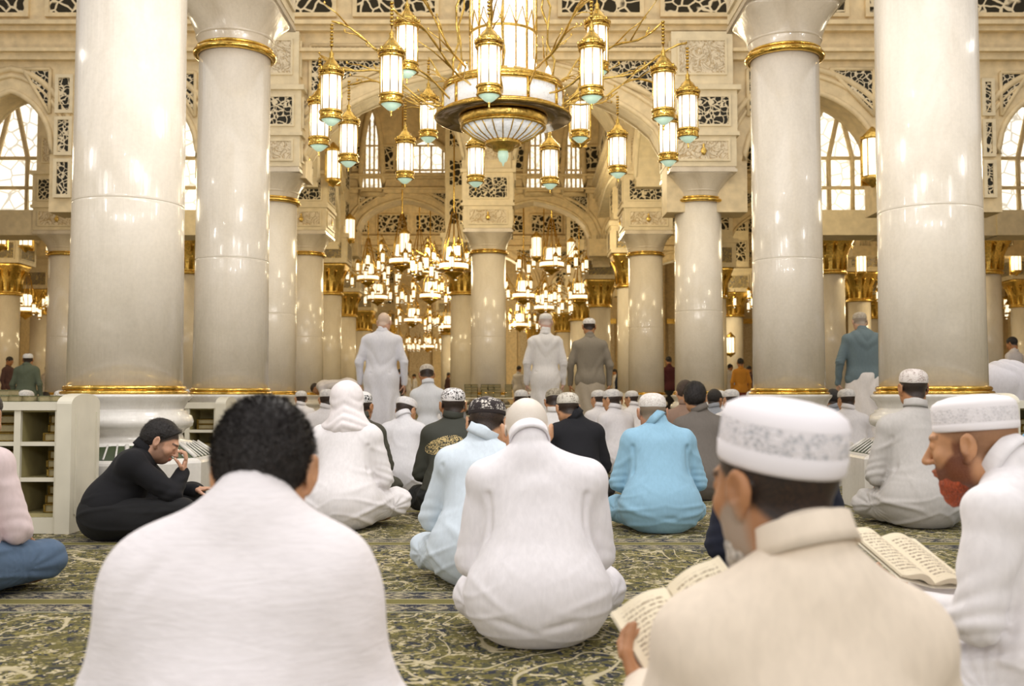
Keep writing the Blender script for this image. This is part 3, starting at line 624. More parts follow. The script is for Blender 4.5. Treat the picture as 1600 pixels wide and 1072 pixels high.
# small chandeliers farther down the aisle
def small_chandelier(n1=10, r1=1.05):
    t = empty('small_chandelier'); g = MB(); w = MB(); LN = MB()
    LN.lathe([(.068, .12), (.085, .15), (.05, .21), (.01, .27)], 10); LN.lathe([(.07, -.19), (.072, -.125)], 10); LN.lathe([(.02, -.21), (.045, -.165), (.052, -.14), (.052, .14), (.02, .15)], 10, mi=1)
    for k in range(6): a = 2 * PI * k / 6; LN.tube([(.066 * math.cos(a), .066 * math.sin(a), -.15), (.066 * math.cos(a), .066 * math.sin(a), .16)], .005, 4)
    LM = LN.mesh('lantern', [M['gold'], M['glass_warm']])
    g.lathe([(.2, .02), (.42, 0), (.43, .02), (.36, .05), (.36, .2), (.30, .24)], 32); g.lathe([(.26, 0), (.24, -.06), (.08, -.14), (.02, -.2)], 24)
    for k in range(8):
        a = 2 * PI * k / 8; g.tube([(.3 * math.cos(a), .3 * math.sin(a), .22), (.22 * math.cos(a), .22 * math.sin(a), .7), (.05 * math.cos(a), .05 * math.sin(a), 1.5)], .012, 5)
    w.lathe([(.365, .07), (.365, .18)], 32); w.lathe([(.1, .24), (.2, .3), (.17, .6), (.1, .62)], 16)
    for ring, (n, r, zz) in enumerate(((n1, r1, .10), (n1 // 2, r1 * .68, .42))):
        for k in range(n):
            a = 2 * PI * k / n + .2 * ring; x, y = r * math.cos(a), r * math.sin(a)
            g.tube([(.3 * math.cos(a), .3 * math.sin(a), .15), (r * .6 * math.cos(a + .1), r * .6 * math.sin(a + .1), .3), (x, y, zz + .42)], .012, 4)
            g.tube([(x, y, zz + .42), (x, y, zz + .2)], .008, 4)
            lo = bpy.data.objects.new('lantern', LM); C.objects.link(lo); lo.parent = t; lo.location = (x, y, zz)
    rd = MB(); rd.tube([(0, 0, 0), (0, 0, 1)], .02, 6); ro = rd.build('ceiling_rod', M['gold'], t); ro.location = (0, 0, 1.48)
    g.build('frame', M['gold'], t); w.build('lit_glass', M['glass_warm'], t); return t
sc0 = small_chandelier(); sfirst = True
for px, py, Y, lab in ((709, 424, 25.5, 'small lit chandelier partly hidden behind the upper shaft of the central column'), (628, 415, 29.5, 'small lit chandelier beside the slim column, left of the central one'),
                       (862, 420, 30.5, 'small lit chandelier above the two standing men in white and grey'), (672, 468, 36, None), (850, 486, 38, None), (645, 505, 43, None), (700, 515, 47, None), (812, 512, 45, None), (668, 545, 56, None), (590, 470, 38, None), (735, 455, 34, None), (905, 470, 36, None), (818, 468, 34, None), (620, 545, 52, None), (655, 430, 33, None), (575, 440, 35, None), (1145, 480, 37, None), (40, 490, 33, None), (1340, 470, 37, None), (1590, 490, 35, None)):
    o = sc0 if sfirst else copy_tree(sc0); sfirst = False
    p = at(px, py, Y); o.location = p; o.rotation_euler.z = px * .37
    [k for k in kids(o) if k.name.startswith('ceiling_rod')][0].scale = (1, 1, 9.62 - p.z - 1.48)
    tag(o, lab or unique('tiny lit chandelier %s, seen above %s' % ('far down the hall' if Y > 41 else 'part way down', where(px))), 'chandelier', 'small chandeliers down the hall')
# bracket lanterns on the piers
def bracket():
    t = empty('wall_lantern'); g = MB(); g.box((-.11, -.02, -.36), (.11, .03, .36)); g.lathe([(.16, .27), (.17, .30), (.09, .38), (.02, .46)], 12, (0, -.17, 0)); g.lathe([(.02, -.42), (.07, -.36), (.16, -.30), (.15, -.26)], 12, (0, -.17, 0))
    for k in range(8):
        a = 2 * PI * k / 8; g.tube([(.15 * math.cos(a), -.17 + .15 * math.sin(a), -.27), (.15 * math.cos(a), -.17 + .15 * math.sin(a), .27)], .009, 4)
    g.build('frame', M['gold_rough'], t); w = MB(); w.lathe([(.13, -.27), (.135, .27)], 16, (0, -.17, 0)); w.build('lit_glass', M['glass_warm'], t); return t
b0 = bracket(); bf = True
for px, py, Y, lab in ((1357, 252, 14.7, 'gold bracket lantern in the arch opening between the two columns near the man in blue-grey'), (960, 243, 20, 'gold bracket lantern on the pier right of the chandelier'),
                    (523, 262, 19.8, 'gold bracket lantern on the pier under the left-side chandelier lanterns'), (5, 365, 22, 'gold bracket lantern on the pier at the photo edge, above the man in green'), (46, 368, 23.5, 'gold bracket lantern over the man in green, inner one of the pair there'),
                    (86, 378, 26, None), (1343, 412, 30, None), (548, 360, 29, None), (838, 388, 29, None), (892, 392, 36, None), (1380, 405, 30, None), (1583, 410, 30, None), (1140, 540, 36, None), (282, 462, 30, None), (633, 382, 29, None), (905, 192, 14.7, 'gold bracket lantern just beyond the chandelier drum')):
    o = b0 if bf else copy_tree(b0); bf = False
    o.location = at(px, py, Y); tag(o, lab or 'small gold bracket lantern on a far pier above %s' % where(px), 'wall lantern', 'bracket lanterns on the piers')
    if lab is None: o.scale = (1, 1, 1)

# ------------------------------------------------------------------ bookshelves
def shelf(name, x0, y0, w, h, d, cols, label, rz=0.0, rows=3, books=True):
    t = empty(name, (x0, y0, 0), rz); tag(t, label, 'bookshelf')
    g = MB(); T = .035; zb = .085
    g.box((0, 0, 0), (w, d, zb)); g.box((0, d - .02, zb), (w, d, h)) ; g.box((-.0, -.015, h - .045), (w, d, h))
    cw = w / cols; sh = (h - .045 - zb) / rows
    for r in range(1, rows): g.box((0, 0, zb + r * sh), (w, .02, zb + r * sh + .022))
    for c in range(1, cols): g.box((c * cw - T / 2, -.004, zb), (c * cw + T / 2, .018, h - .045))
    g.box((w - .085, -.004, zb), (w, .018, h - .045))
    g.build('frame', M['shelf'], t)
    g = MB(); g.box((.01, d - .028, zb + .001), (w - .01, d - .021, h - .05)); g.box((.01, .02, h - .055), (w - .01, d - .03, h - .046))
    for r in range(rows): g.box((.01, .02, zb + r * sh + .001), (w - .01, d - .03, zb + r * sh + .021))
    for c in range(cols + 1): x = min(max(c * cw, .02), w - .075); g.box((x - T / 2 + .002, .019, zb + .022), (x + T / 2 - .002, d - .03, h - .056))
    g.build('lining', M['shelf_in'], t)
    for xe in (-.01, w - .07):   # rounded end panels
        n = 14; vs = []; hh = h - .01; R_ = d / 2 + .01
        prof = [(-.02, 0), (d + .0, 0), (d, hh)] + [(d / 2 - .01 + R_ * math.cos(PI * k / n), hh + .055 * math.sin(PI * k / n)) for k in range(1, n)] + [(-.02, hh)]
        m = len(prof); g = MB()
        g.add([(xe, y, z) for y, z in prof] + [(xe + .08, y, z) for y, z in prof], [tuple(range(m)), tuple(range(2 * m - 1, m - 1, -1))] + [(i, m + i, m + (i + 1) % m, (i + 1) % m) for i in range(m)])
        g.box((xe - .012 if xe < 0 else xe + .08 - .002, .03, .1), (xe + .0 if xe < 0 else xe + .09, .045, hh - .05)); g.box((xe + .078, d - .06, .1), (xe + .09, d - .045, hh - .05))
        g.build('end_panel', M['shelf'], t)
    return t, cw, sh, zb
bk = None; NB = 0
def book_block(x, y, z, sx, sy, sz, rz, label, group, mat='book_cover', parent_rot=None):
    """one closed book: cover with page block"""
    global bk, NB
    key = mat
    g = BOOKS.get(key)
    if g is None:
        c = MB(); c.box((-.5, -.5, 0), (.5, .5, .12)); c.box((-.5, -.5, .88), (.5, .5, 1)); c.box((-.5, -.5, 0), (-.42, .5, 1))
        o = empty('book'); c.build('cover', M[mat], o); p = MB(); p.box((-.42, -.46, .12), (.46, .46, .88)); p.build('page_block', M['old_page'], o); BOOKS[key] = o
    else: o = copy_tree(g)
    o.location = (x, y, z); o.scale = (sx, sy, sz); o.rotation_euler = (0, 0, rz); tag(o, label, 'book', group); NB += 1
    return o
BOOKS = {}
SH_Y = ground(60, 834).y
sx1 = X_at(112, SH_Y); shw = 1.15; sh_h = CAMH + (618 - 628) / FPX * SH_Y + .0
t, cw, shh, zb = shelf('bookshelf', sx1 - shw, SH_Y, shw, sh_h, .36, 4, 'cream open bookshelf with gilt books, beside the crouching man in black')
rb = random.Random(5)
for c in range(4):
    for r in range(3):
        n = (3, 3, 3)[r]
        for k in range(n):
            book_block(sx1 - shw + c * cw + cw * .70 + rb.uniform(-.008, .008), SH_Y + .13 + .02 * k, zb + r * shh + .024 + k * .047, cw * .44, .20, .045, rb.uniform(-.12, .12),
                       '%s gilt book in the %s compartment, %s column from the end panel, near bookshelf' % (('bottom', 'middle', 'top')[k], ('lowest', 'middle', 'highest')[r], ('fourth', 'third', 'second', 'first')[c]), 'gilt books in the near bookshelf')
rb = random.Random(9)
for k, (px, s) in enumerate(((12, .9), (30, 1.0), (52, .8), (70, 1.0), (88, 1.1), (8, .7))):
    book_block(X_at(px, SH_Y + .15), SH_Y + .14 + .01 * k, sh_h + .001 + (.033 if k == 5 else 0), .085 * s, .13, .032, rb.uniform(-.6, .6), 'worn olive book on top of the near bookshelf, %s towards its end panel' % ('first', 'second', 'third', 'fourth', 'fifth', 'upper')[k], 'olive books on top of the near bookshelf', 'green_book')
Y2 = 7.9
t, cw2, shh2, zb2 = shelf('bookshelf', X_at(277, Y2) - .5, Y2, X_at(352, Y2) - X_at(277, Y2) + .5, CAMH - .055, .30, 3, 'cream bookshelf seen between the two thick columns, behind the man in black')
for c in range(3):
    for r in (1, 2):
        for k in range(2): book_block(X_at(277, Y2) - .5 + c * cw2 + cw2 / 2, Y2 + .14, zb2 + r * shh2 + .024 + k * .04, cw2 * .6, .16, .038, rb.uniform(-.1, .1), '%s gilt book, %s row, %s compartment of the bookshelf between two columns' % (('lower', 'upper')[k], ('', 'middle', 'top')[r], ('first', 'second', 'third')[c]), 'gilt books in the second bookshelf')
Y3 = 6.0
t, cw3, shh3, zb3 = shelf('bookshelf', X_at(1572, Y3), Y3, 1.0, CAMH - .03, .30, 3, 'cream bookshelf at the photo edge behind the red-bearded man')
for c in range(2):
    for k in range(3): book_block(X_at(1572, Y3) + c * cw3 + cw3 / 2 + .03, Y3 + .14, zb3 + 2 * shh3 + .024 + k * .036, cw3 * .6, .16, .034, rb.uniform(-.1, .1), '%s gilt book, %s compartment of the bookshelf behind the red-bearded man' % (('bottom', 'middle', 'top')[k], ('first', 'second')[c]), 'gilt books in the edge bookshelf')
# book rack round the central column
Fx, Fy = X_at(763, 20.5), 20.5; YR = 19.6
t = empty('book_rack', (Fx, Fy, 0)); tag(t, 'tiered round brass book rack circling the foot of the central column', 'rack')
g = MB()
for z, r in ((.32, .86), (.52, .92), (.66, .97)): g.lathe([(.45, z), (r, z), (r, z + .025), (.45, z + .025)], 40, closed=True); g.torus(r, .02, (0, 0, z + .02), 40, 6)
g.build('tier', M['shelf'], t); g = MB()
for k in range(10):
    a = 2 * PI * k / 10; g.tube([(.85 * math.cos(a), .85 * math.sin(a), 0), (.92 * math.cos(a), .92 * math.sin(a), .70)], .018, 6)
g.build('post', M['gold'], t)
for k, px in enumerate((731, 741, 757, 767, 777, 795)):
    for j in range(5):
        book_block(X_at(px, 19.75), 19.78 + .05 * (k % 2), .686 + j * .055, .13, .17, .05, rb.uniform(-.15, .15), 'olive book on the central column rack, %s stack, %s from the bottom' % (('first', 'second', 'third', 'fourth', 'fifth', 'sixth')[k], ('first', 'second', 'third', 'fourth', 'fifth')[j]), 'olive books stacked on the round rack', 'green_book')
# ------------------------------------------------------------------ distance-field modelling of figures and cloth
class Field:
    """list of blended solids, sampled on a grid and meshed as one continuous surface"""
    def __init__(s): s.ops = []
    def ell(s, c, r, k=.03, R=None): s.ops.append(('e', np.array(c, float), np.array(r, float), k, None if R is None else np.array(R, float), 1)); return s
    def cone(s, a, b, r1, r2, k=.03, sc=(1, 1, 1)): s.ops.append(('c', np.array(a, float), np.array(b, float), (r1, r2), k, np.array(sc, float), 1)); return s
    def sub(s, c, r, k=.01, R=None): s.ops.append(('e', np.array(c, float), np.array(r, float), k, None if R is None else np.array(R, float), -1)); return s
    def cut(s, n, d): s.ops.append(('h', np.array(n, float), d)); return s     # keep n.p > d
    def mesh(s, h):
        lo = np.full(3, 1e9); hi = -lo
        for o in s.ops:
            if o[0] == 'e' and o[5] > 0: m = o[2].max() if o[4] is not None else o[2]; lo = np.minimum(lo, o[1] - m); hi = np.maximum(hi, o[1] + m)
            if o[0] == 'c':
                r = max(o[3]); m = r / 1.0 * np.maximum(o[5], 0.0) ; lo = np.minimum(lo, np.minimum(o[1], o[2]) - m); hi = np.maximum(hi, np.maximum(o[1], o[2]) + m)
        lo -= 5 * h; hi += 5 * h; n = np.ceil((hi - lo) / h).astype(int) + 1
        ax = [(lo[i] + np.arange(n[i]) * h).astype(np.float32) for i in range(3)]
        D = np.full(n, 0.5, np.float32)
        for o in s.ops:
            if o[0] == 'h':
                nn = o[1]; P = nn[0] * ax[0][:, None, None] + nn[1] * ax[1][None, :, None] + nn[2] * ax[2][None, None, :]
                D = np.maximum(D, (o[2] - P).astype(np.float32)); continue
            if o[0] == 'e':
                m = (o[2].max() if o[4] is not None else o[2]); a = o[1] - m; b = o[1] + m; k = o[3]
            else:
                m = max(o[3]) * o[5]; a = np.minimum(o[1], o[2]) - m; b = np.maximum(o[1], o[2]) + m; k = o[4]
            pad = k + 3 * h
            i0 = np.clip(np.floor((a - pad - lo) / h).astype(int), 0, n); i1 = np.clip(np.ceil((b + pad - lo) / h).astype(int) + 1, 0, n)
            if (i1 <= i0).any(): continue
            X = ax[0][i0[0]:i1[0]][:, None, None]; Y = ax[1][i0[1]:i1[1]][None, :, None]; Z = ax[2][i0[2]:i1[2]][None, None, :]
            sl = (slice(i0[0], i1[0]), slice(i0[1], i1[1]), slice(i0[2], i1[2]))
            if o[0] == 'e':
                x, y, z = X - o[1][0], Y - o[1][1], Z - o[1][2]
                if o[4] is not None:
                    R = o[4]; x, y, z = x * R[0, 0] + y * R[1, 0] + z * R[2, 0], x * R[0, 1] + y * R[1, 1] + z * R[2, 1], x * R[0, 2] + y * R[1, 2] + z * R[2, 2]
                r = o[2]; k0 = np.sqrt((x / r[0]) ** 2 + (y / r[1]) ** 2 + (z / r[2]) ** 2); k1 = np.sqrt((x / r[0] ** 2) ** 2 + (y / r[1] ** 2) ** 2 + (z / r[2] ** 2) ** 2) + 1e-6
                d = k0 * (k0 - 1) / k1; sign = o[5]
                d = np.where(k0 < .05, -r.min(), d)
            else:
                sc = o[5]; A, B = o[1] / sc, o[2] / sc; x, y, z = X / sc[0] - A[0], Y / sc[1] - A[1], Z / sc[2] - A[2]; v = B - A; L2 = (v * v).sum() + 1e-9
                t = np.clip((x * v[0] + y * v[1] + z * v[2]) / L2, 0, 1)
                d = np.sqrt((x - v[0] * t) ** 2 + (y - v[1] * t) ** 2 + (z - v[2] * t) ** 2) - (o[3][0] + (o[3][1] - o[3][0]) * t)
                d = d * sc.min(); sign = 1
            d = d.astype(np.float32); c = D[sl]
            if sign > 0:
                q = np.maximum(k - np.abs(c - d), 0) / k; D[sl] = np.minimum(c, d) - q * q * k * .25
            else:
                d = -d; q = np.maximum(k - np.abs(c - d), 0) / k; D[sl] = np.maximum(c, d) + q * q * k * .25
        g = openvdb.FloatGrid(0.5); g.copyFromArray(np.ascontiguousarray(np.clip(D, -.5, .5)), tolerance=0.0)
        p, qd = g.convertToQuads(isovalue=0.0)
        return p.astype(np.float64) * h + lo, qd.astype(np.int64)
def vnormals(p, q):
    a = p[q[:, 2]] - p[q[:, 0]]; b = p[q[:, 3]] - p[q[:, 1]]; n = np.cross(a, b); N = np.zeros_like(p)
    for k in range(4): np.add.at(N, q[:, k], n)
    return N / (np.linalg.norm(N, axis=1, keepdims=True) + 1e-12)
def relax(p, q, it=2, w=.5):
    for _ in range(it):
        S = np.zeros_like(p); cnt = np.zeros(len(p))
        for a, b in ((0, 1), (1, 2), (2, 3), (3, 0)):
            np.add.at(S, q[:, a], p[q[:, b]]); np.add.at(S, q[:, b], p[q[:, a]]); np.add.at(cnt, q[:, a], 1); np.add.at(cnt, q[:, b], 1)
        p = p * (1 - w) + S / np.maximum(cnt, 1)[:, None] * w
    return p
def to_obj(name, p, q, mat, parent=None, attrs=None):
    me = bpy.data.meshes.new(name); me.vertices.add(len(p)); me.vertices.foreach_set('co', p.astype(np.float32).ravel())
    me.loops.add(q.size); me.loops.foreach_set('vertex_index', q.astype(np.int32).ravel())
    me.polygons.add(len(q)); me.polygons.foreach_set('loop_start', np.arange(len(q), dtype=np.int32) * 4)
    me.polygons.foreach_set('use_smooth', np.ones(len(q), bool)); me.materials.append(mat); me.update(calc_edges=True); me.validate()
    if attrs:
        for k, v in attrs.items(): at_ = me.attributes.new(k, 'FLOAT', 'POINT'); at_.data.foreach_set('value', v.astype(np.float32))
    o = bpy.data.objects.new(name, me); C.objects.link(o)
    if parent: o.parent = parent
    return o
def sst(a, b, x): t = np.clip((x - a) / (b - a), 0, 1); return t * t * (3 - 2 * t)

# ---- cloth, skin, hair materials
_mc = {}
def cloth(col, wr=0.5, fine=0.25, stretch=(1, 1, 1), rough=0.85, scale=9.0, weave=0.0):
    key = ('c', col, wr, fine, stretch, scale)
    if key in _mc: return _mc[key]
    m, t, N, L, b = new_mat('cloth')
    v = coords(t, stretch if stretch != (1, 1, 1) else (1.3, 1, .55))
    n1 = node(t, 'ShaderNodeTexNoise', i_Scale=scale, i_Detail=2.0, i_Roughness=0.45, i_Distortion=0.7); lk(t, v, n1.inputs['Vector'])
    n2 = node(t, 'ShaderNodeTexNoise', i_Scale=scale * 6, i_Detail=3.0, i_Distortion=0.4); lk(t, v, n2.inputs['Vector'])
    rid = math_n(t, 'PINGPONG', math_n(t, 'MULTIPLY', n1.outputs[0], 3.0), 0.5)
    hsum = math_n(t, 'ADD', math_n(t, 'MULTIPLY', rid, wr * .35), math_n(t, 'MULTIPLY', n2.outputs[0], fine * .12))
    bump(t, hsum, 0.30, 0.03, b)
    lk(t, ramp(t, n2.outputs[0], [(0.3, tuple(c * .95 for c in col)), (0.7, tuple(min(1, c * 1.03) for c in col))]), b.inputs['Base Color'])
    b.inputs['Roughness'].default_value = rough; b.inputs['Sheen Weight'].default_value = 0.08 if max(col) > .3 else 0.02; b.inputs['Specular IOR Level'].default_value = .25
    _mc[key] = m; return m
def skin(col, hair=(0.012, 0.009, 0.008), beard=None):
    key = ('s', col, hair, beard)
    if key in _mc: return _mc[key]
    m, t, N, L, b = new_mat('skin')
    n = node(t, 'ShaderNodeTexNoise', i_Scale=30.0, i_Detail=4.0); lk(t, coords(t), n.inputs['Vector'])
    base = ramp(t, n.outputs[0], [(0.3, tuple(c * .85 for c in col)), (0.7, tuple(min(1, c * 1.1) for c in col))])
    fz = node(t, 'ShaderNodeTexNoise', i_Scale=420.0, i_Detail=1.0); lk(t, coords(t), fz.inputs['Vector'])
    for nm, cc in (('hair', hair), ('beard', beard or hair), ('lip', (col[0] * .75, col[1] * .45, col[2] * .45))):
        a = t.nodes.new('ShaderNodeAttribute'); a.attribute_name = nm
        f = a.outputs['Fac'] if nm == 'lip' else math_n(t, 'MULTIPLY', a.outputs['Fac'], math_n(t, 'MULTIPLY_ADD', fz.outputs[0], .5, .72)); 
        base = mixc(t, f, base, cc)
    lk(t, base, b.inputs['Base Color']); b.inputs['Roughness'].default_value = 0.5
    b.inputs['Subsurface Weight'].default_value = 0.0
    bump(t, fz.outputs[0], 0.12, 0.003, b)
    _mc[key] = m; return m
def hairmat(col):
    key = ('h', col)
    if key in _mc: return _mc[key]
    m, t, N, L, b = new_mat('hair')
    n = node(t, 'ShaderNodeTexNoise', i_Scale=260.0, i_Detail=3.0, i_Distortion=0.5); lk(t, coords(t, (1, 1, .35)), n.inputs['Vector'])
    n3 = node(t, 'ShaderNodeTexNoise', i_Scale=40.0, i_Detail=2.0); lk(t, coords(t), n3.inputs['Vector'])
    lk(t, ramp(t, n.outputs[0], [(0.35, tuple(c * .5 for c in col)), (0.7, tuple(min(1, c * 1.6) for c in col))]), b.inputs['Base Color'])
    b.inputs['Roughness'].default_value = 0.55
    bump(t, math_n(t, 'ADD', n.outputs[0], n3.outputs[0]), 0.9, 0.006, b); _mc[key] = m; return m
def capmat(col, pat, scale=90.0, z0=.02, z1=.065, dark_ground=False):
    key = ('k', col, pat, scale, z0, z1)
    if key in _mc: return _mc[key]
    m, t, N, L, b = new_mat('cap_cloth')
    tc = t.nodes.new('ShaderNodeTexCoord'); sp = t.nodes.new('ShaderNodeSeparateXYZ'); lk(t, tc.outputs['Object'], sp.inputs[0])
    vo = node(t, 'ShaderNodeTexVoronoi', feature='DISTANCE_TO_EDGE', i_Scale=scale); lk(t, coords(t), vo.inputs['Vector'])
    nz = node(t, 'ShaderNodeTexNoise', i_Scale=scale * .5, i_Detail=3.0); lk(t, coords(t), nz.inputs['Vector'])
    f = ramp(t, vo.outputs[0], [(0.06, (0, 0, 0)), (0.14, (1, 1, 1))])
    f2 = ramp(t, nz.outputs[0], [(0.46, (0, 0, 0)), (0.52, (1, 1, 1))])
    band = math_n(t, 'MULTIPLY', math_n(t, 'GREATER_THAN', sp.outputs[2], z0), math_n(t, 'LESS_THAN', sp.outputs[2], z1))
    ff = math_n(t, 'MULTIPLY', math_n(t, 'MULTIPLY', f, f2), band)
    lk(t, mixc(t, ff, col, pat), b.inputs['Base Color']); b.inputs['Roughness'].default_value = .9
    bump(t, math_n(t, 'SUBTRACT', 1.0, math_n(t, 'MULTIPLY', f, band)), .5, .004, b); _mc[key] = m; return m

WHITE = (0.78, 0.755, 0.775); OFFW = (0.76, 0.73, 0.72); PINKW = (0.80, 0.755, 0.77); CREAM = (0.76, 0.66, 0.54)

# ---- the head, in its own frame: face towards +Y
def Rx(a): c, s = math.cos(a), math.sin(a); return np.array([[1, 0, 0], [0, c, -s], [0, s, c]])
def Ry(a): c, s = math.cos(a), math.sin(a); return np.array([[c, 0, s], [0, 1, 0], [-s, 0, c]])
def Rz(a): c, s = math.cos(a), math.sin(a); return np.array([[c, -s, 0], [s, c, 0], [0, 0, 1]])
def head(F, c, R, s=1.0, ears=True, chin=1.0):
    c = np.array(c, float)
    def T(p): return c + R @ (np.array(p, float) * s)
    def E(p, r, k, Q=None, sub=False):
        RR = R if Q is None else R @ Q
        (F.sub if sub else F.ell)(T(p), np.array(r) * s, k, RR)
    E((0, -.012, .030), (.0745, .094, .084), .02)
    E((0, .030, -.025), (.060, .066, .083), .03)
    E((0, .050, -.078), (.040, .038, .030 * chin), .03)
    for sx in (-1, 1): E((sx * .046, .012, -.058), (.020, .040, .034), .03); E((sx * .040, .062, -.022), (.022, .020, .018), .02)
    E((0, .083, .024), (.046, .014, .011), .014)
    for sx in (-1, 1):
        E((sx * .031, .101, .006), (.017, .016, .011), .008, sub=True)
        E((sx * .031, .083, .005), (.0135, .0125, .0125), .003)
    F.cone(T((0, .094, .010)), T((0, .117, -.030)), .007 * s, .0115 * s, .010)
    for sx in (-1, 1): E((sx * .011, .105, -.034), (.008, .010, .007), .006)
    E((0, .096, -.057), (.024, .011, .0055), .005); E((0, .093, -.067), (.020, .011, .006), .004)
    if ears:
        for sx in (-1, 1):
            Q = Rz(-sx * .42) @ Ry(sx * .12)
            E((sx * .0850, -.010, -.004), (.0085, .0205, .0325), .007, Q)
            E((sx * .0780, .000, -.034), (.007, .010, .012), .008)
            E((sx * .0925, -.006, .000), (.0045, .0105, .0190), .003, Q, sub=True)
            E((sx * .0860, -.001, -.007), (.006, .005, .007), .003)
def hand(F, w, u, n, side, s=1.0, curl=0.5, spread=.10):
    """w wrist, u towards the fingers, n the way the palm faces, side +1/-1 where the thumb is along u x n"""
    w = np.array(w, float); u = np.array(u, float); u /= np.linalg.norm(u); n = np.array(n, float); n -= u * (n @ u); n /= np.linalg.norm(n); v = np.cross(u, n) * side
    R = np.stack([v, n, u], 1)
    F.cone(w - u * .03 * s, w + u * .02 * s, .024 * s, .024 * s, .015)
    F.ell(w + u * .050 * s, np.array([.038, .0135, .048]) * s, .012, R)
    for k, (o, L) in enumerate(((.030, .070), (.010, .079), (-.010, .074), (-.029, .058))):
        p = w + u * .088 * s + v * o * s; ang = curl * .5; d = u * math.cos(ang) + n * math.sin(ang) + v * spread * (o / .03); r = .0088 * s
        for j, fr in enumerate((.44, .31, .25)):
            d = d / np.linalg.norm(d); e = p + d * L * fr * s; F.cone(p, e, r, r * .9, .004); p = e; r *= .9; ang += curl * (.8 + .1 * k); d = u * math.cos(ang) + n * math.sin(ang) + v * spread * (o / .03)
    p = w + u * .022 * s + v * .028 * s; d = v * .75 + u * .6 + n * .35; d /= np.linalg.norm(d); e = p + d * .038 * s; F.cone(p, e, .0125 * s, .0105 * s, .008)
    d2 = v * .25 + u * .85 + n * .45 * (1 + curl); d2 /= np.linalg.norm(d2); e2 = e + d2 * .034 * s; F.cone(e, e2, .0105 * s, .0085 * s, .005); e3 = e2 + (d2 + n * .3) / np.linalg.norm(d2 + n * .3) * .022 * s; F.cone(e2, e3, .009 * s, .0075 * s, .004)

def headrot(pitch, yaw, roll=0.0): return Rz(math.radians(yaw)) @ Rx(-math.radians(pitch)) @ Ry(math.radians(roll))

SIT = dict(hip=.12, N=(0, .125, .585), C=(0, .08, .375), B=(0, .035, .25), sh=.122, shz=.472, shy=.10,
           eL=(-.188, .12, .255), eR=(.188, .12, .255), wL=(-.10, .31, .20), wR=(.10, .31, .20), kL=(-.205, .235, .10), kR=(.205, .235, .10))

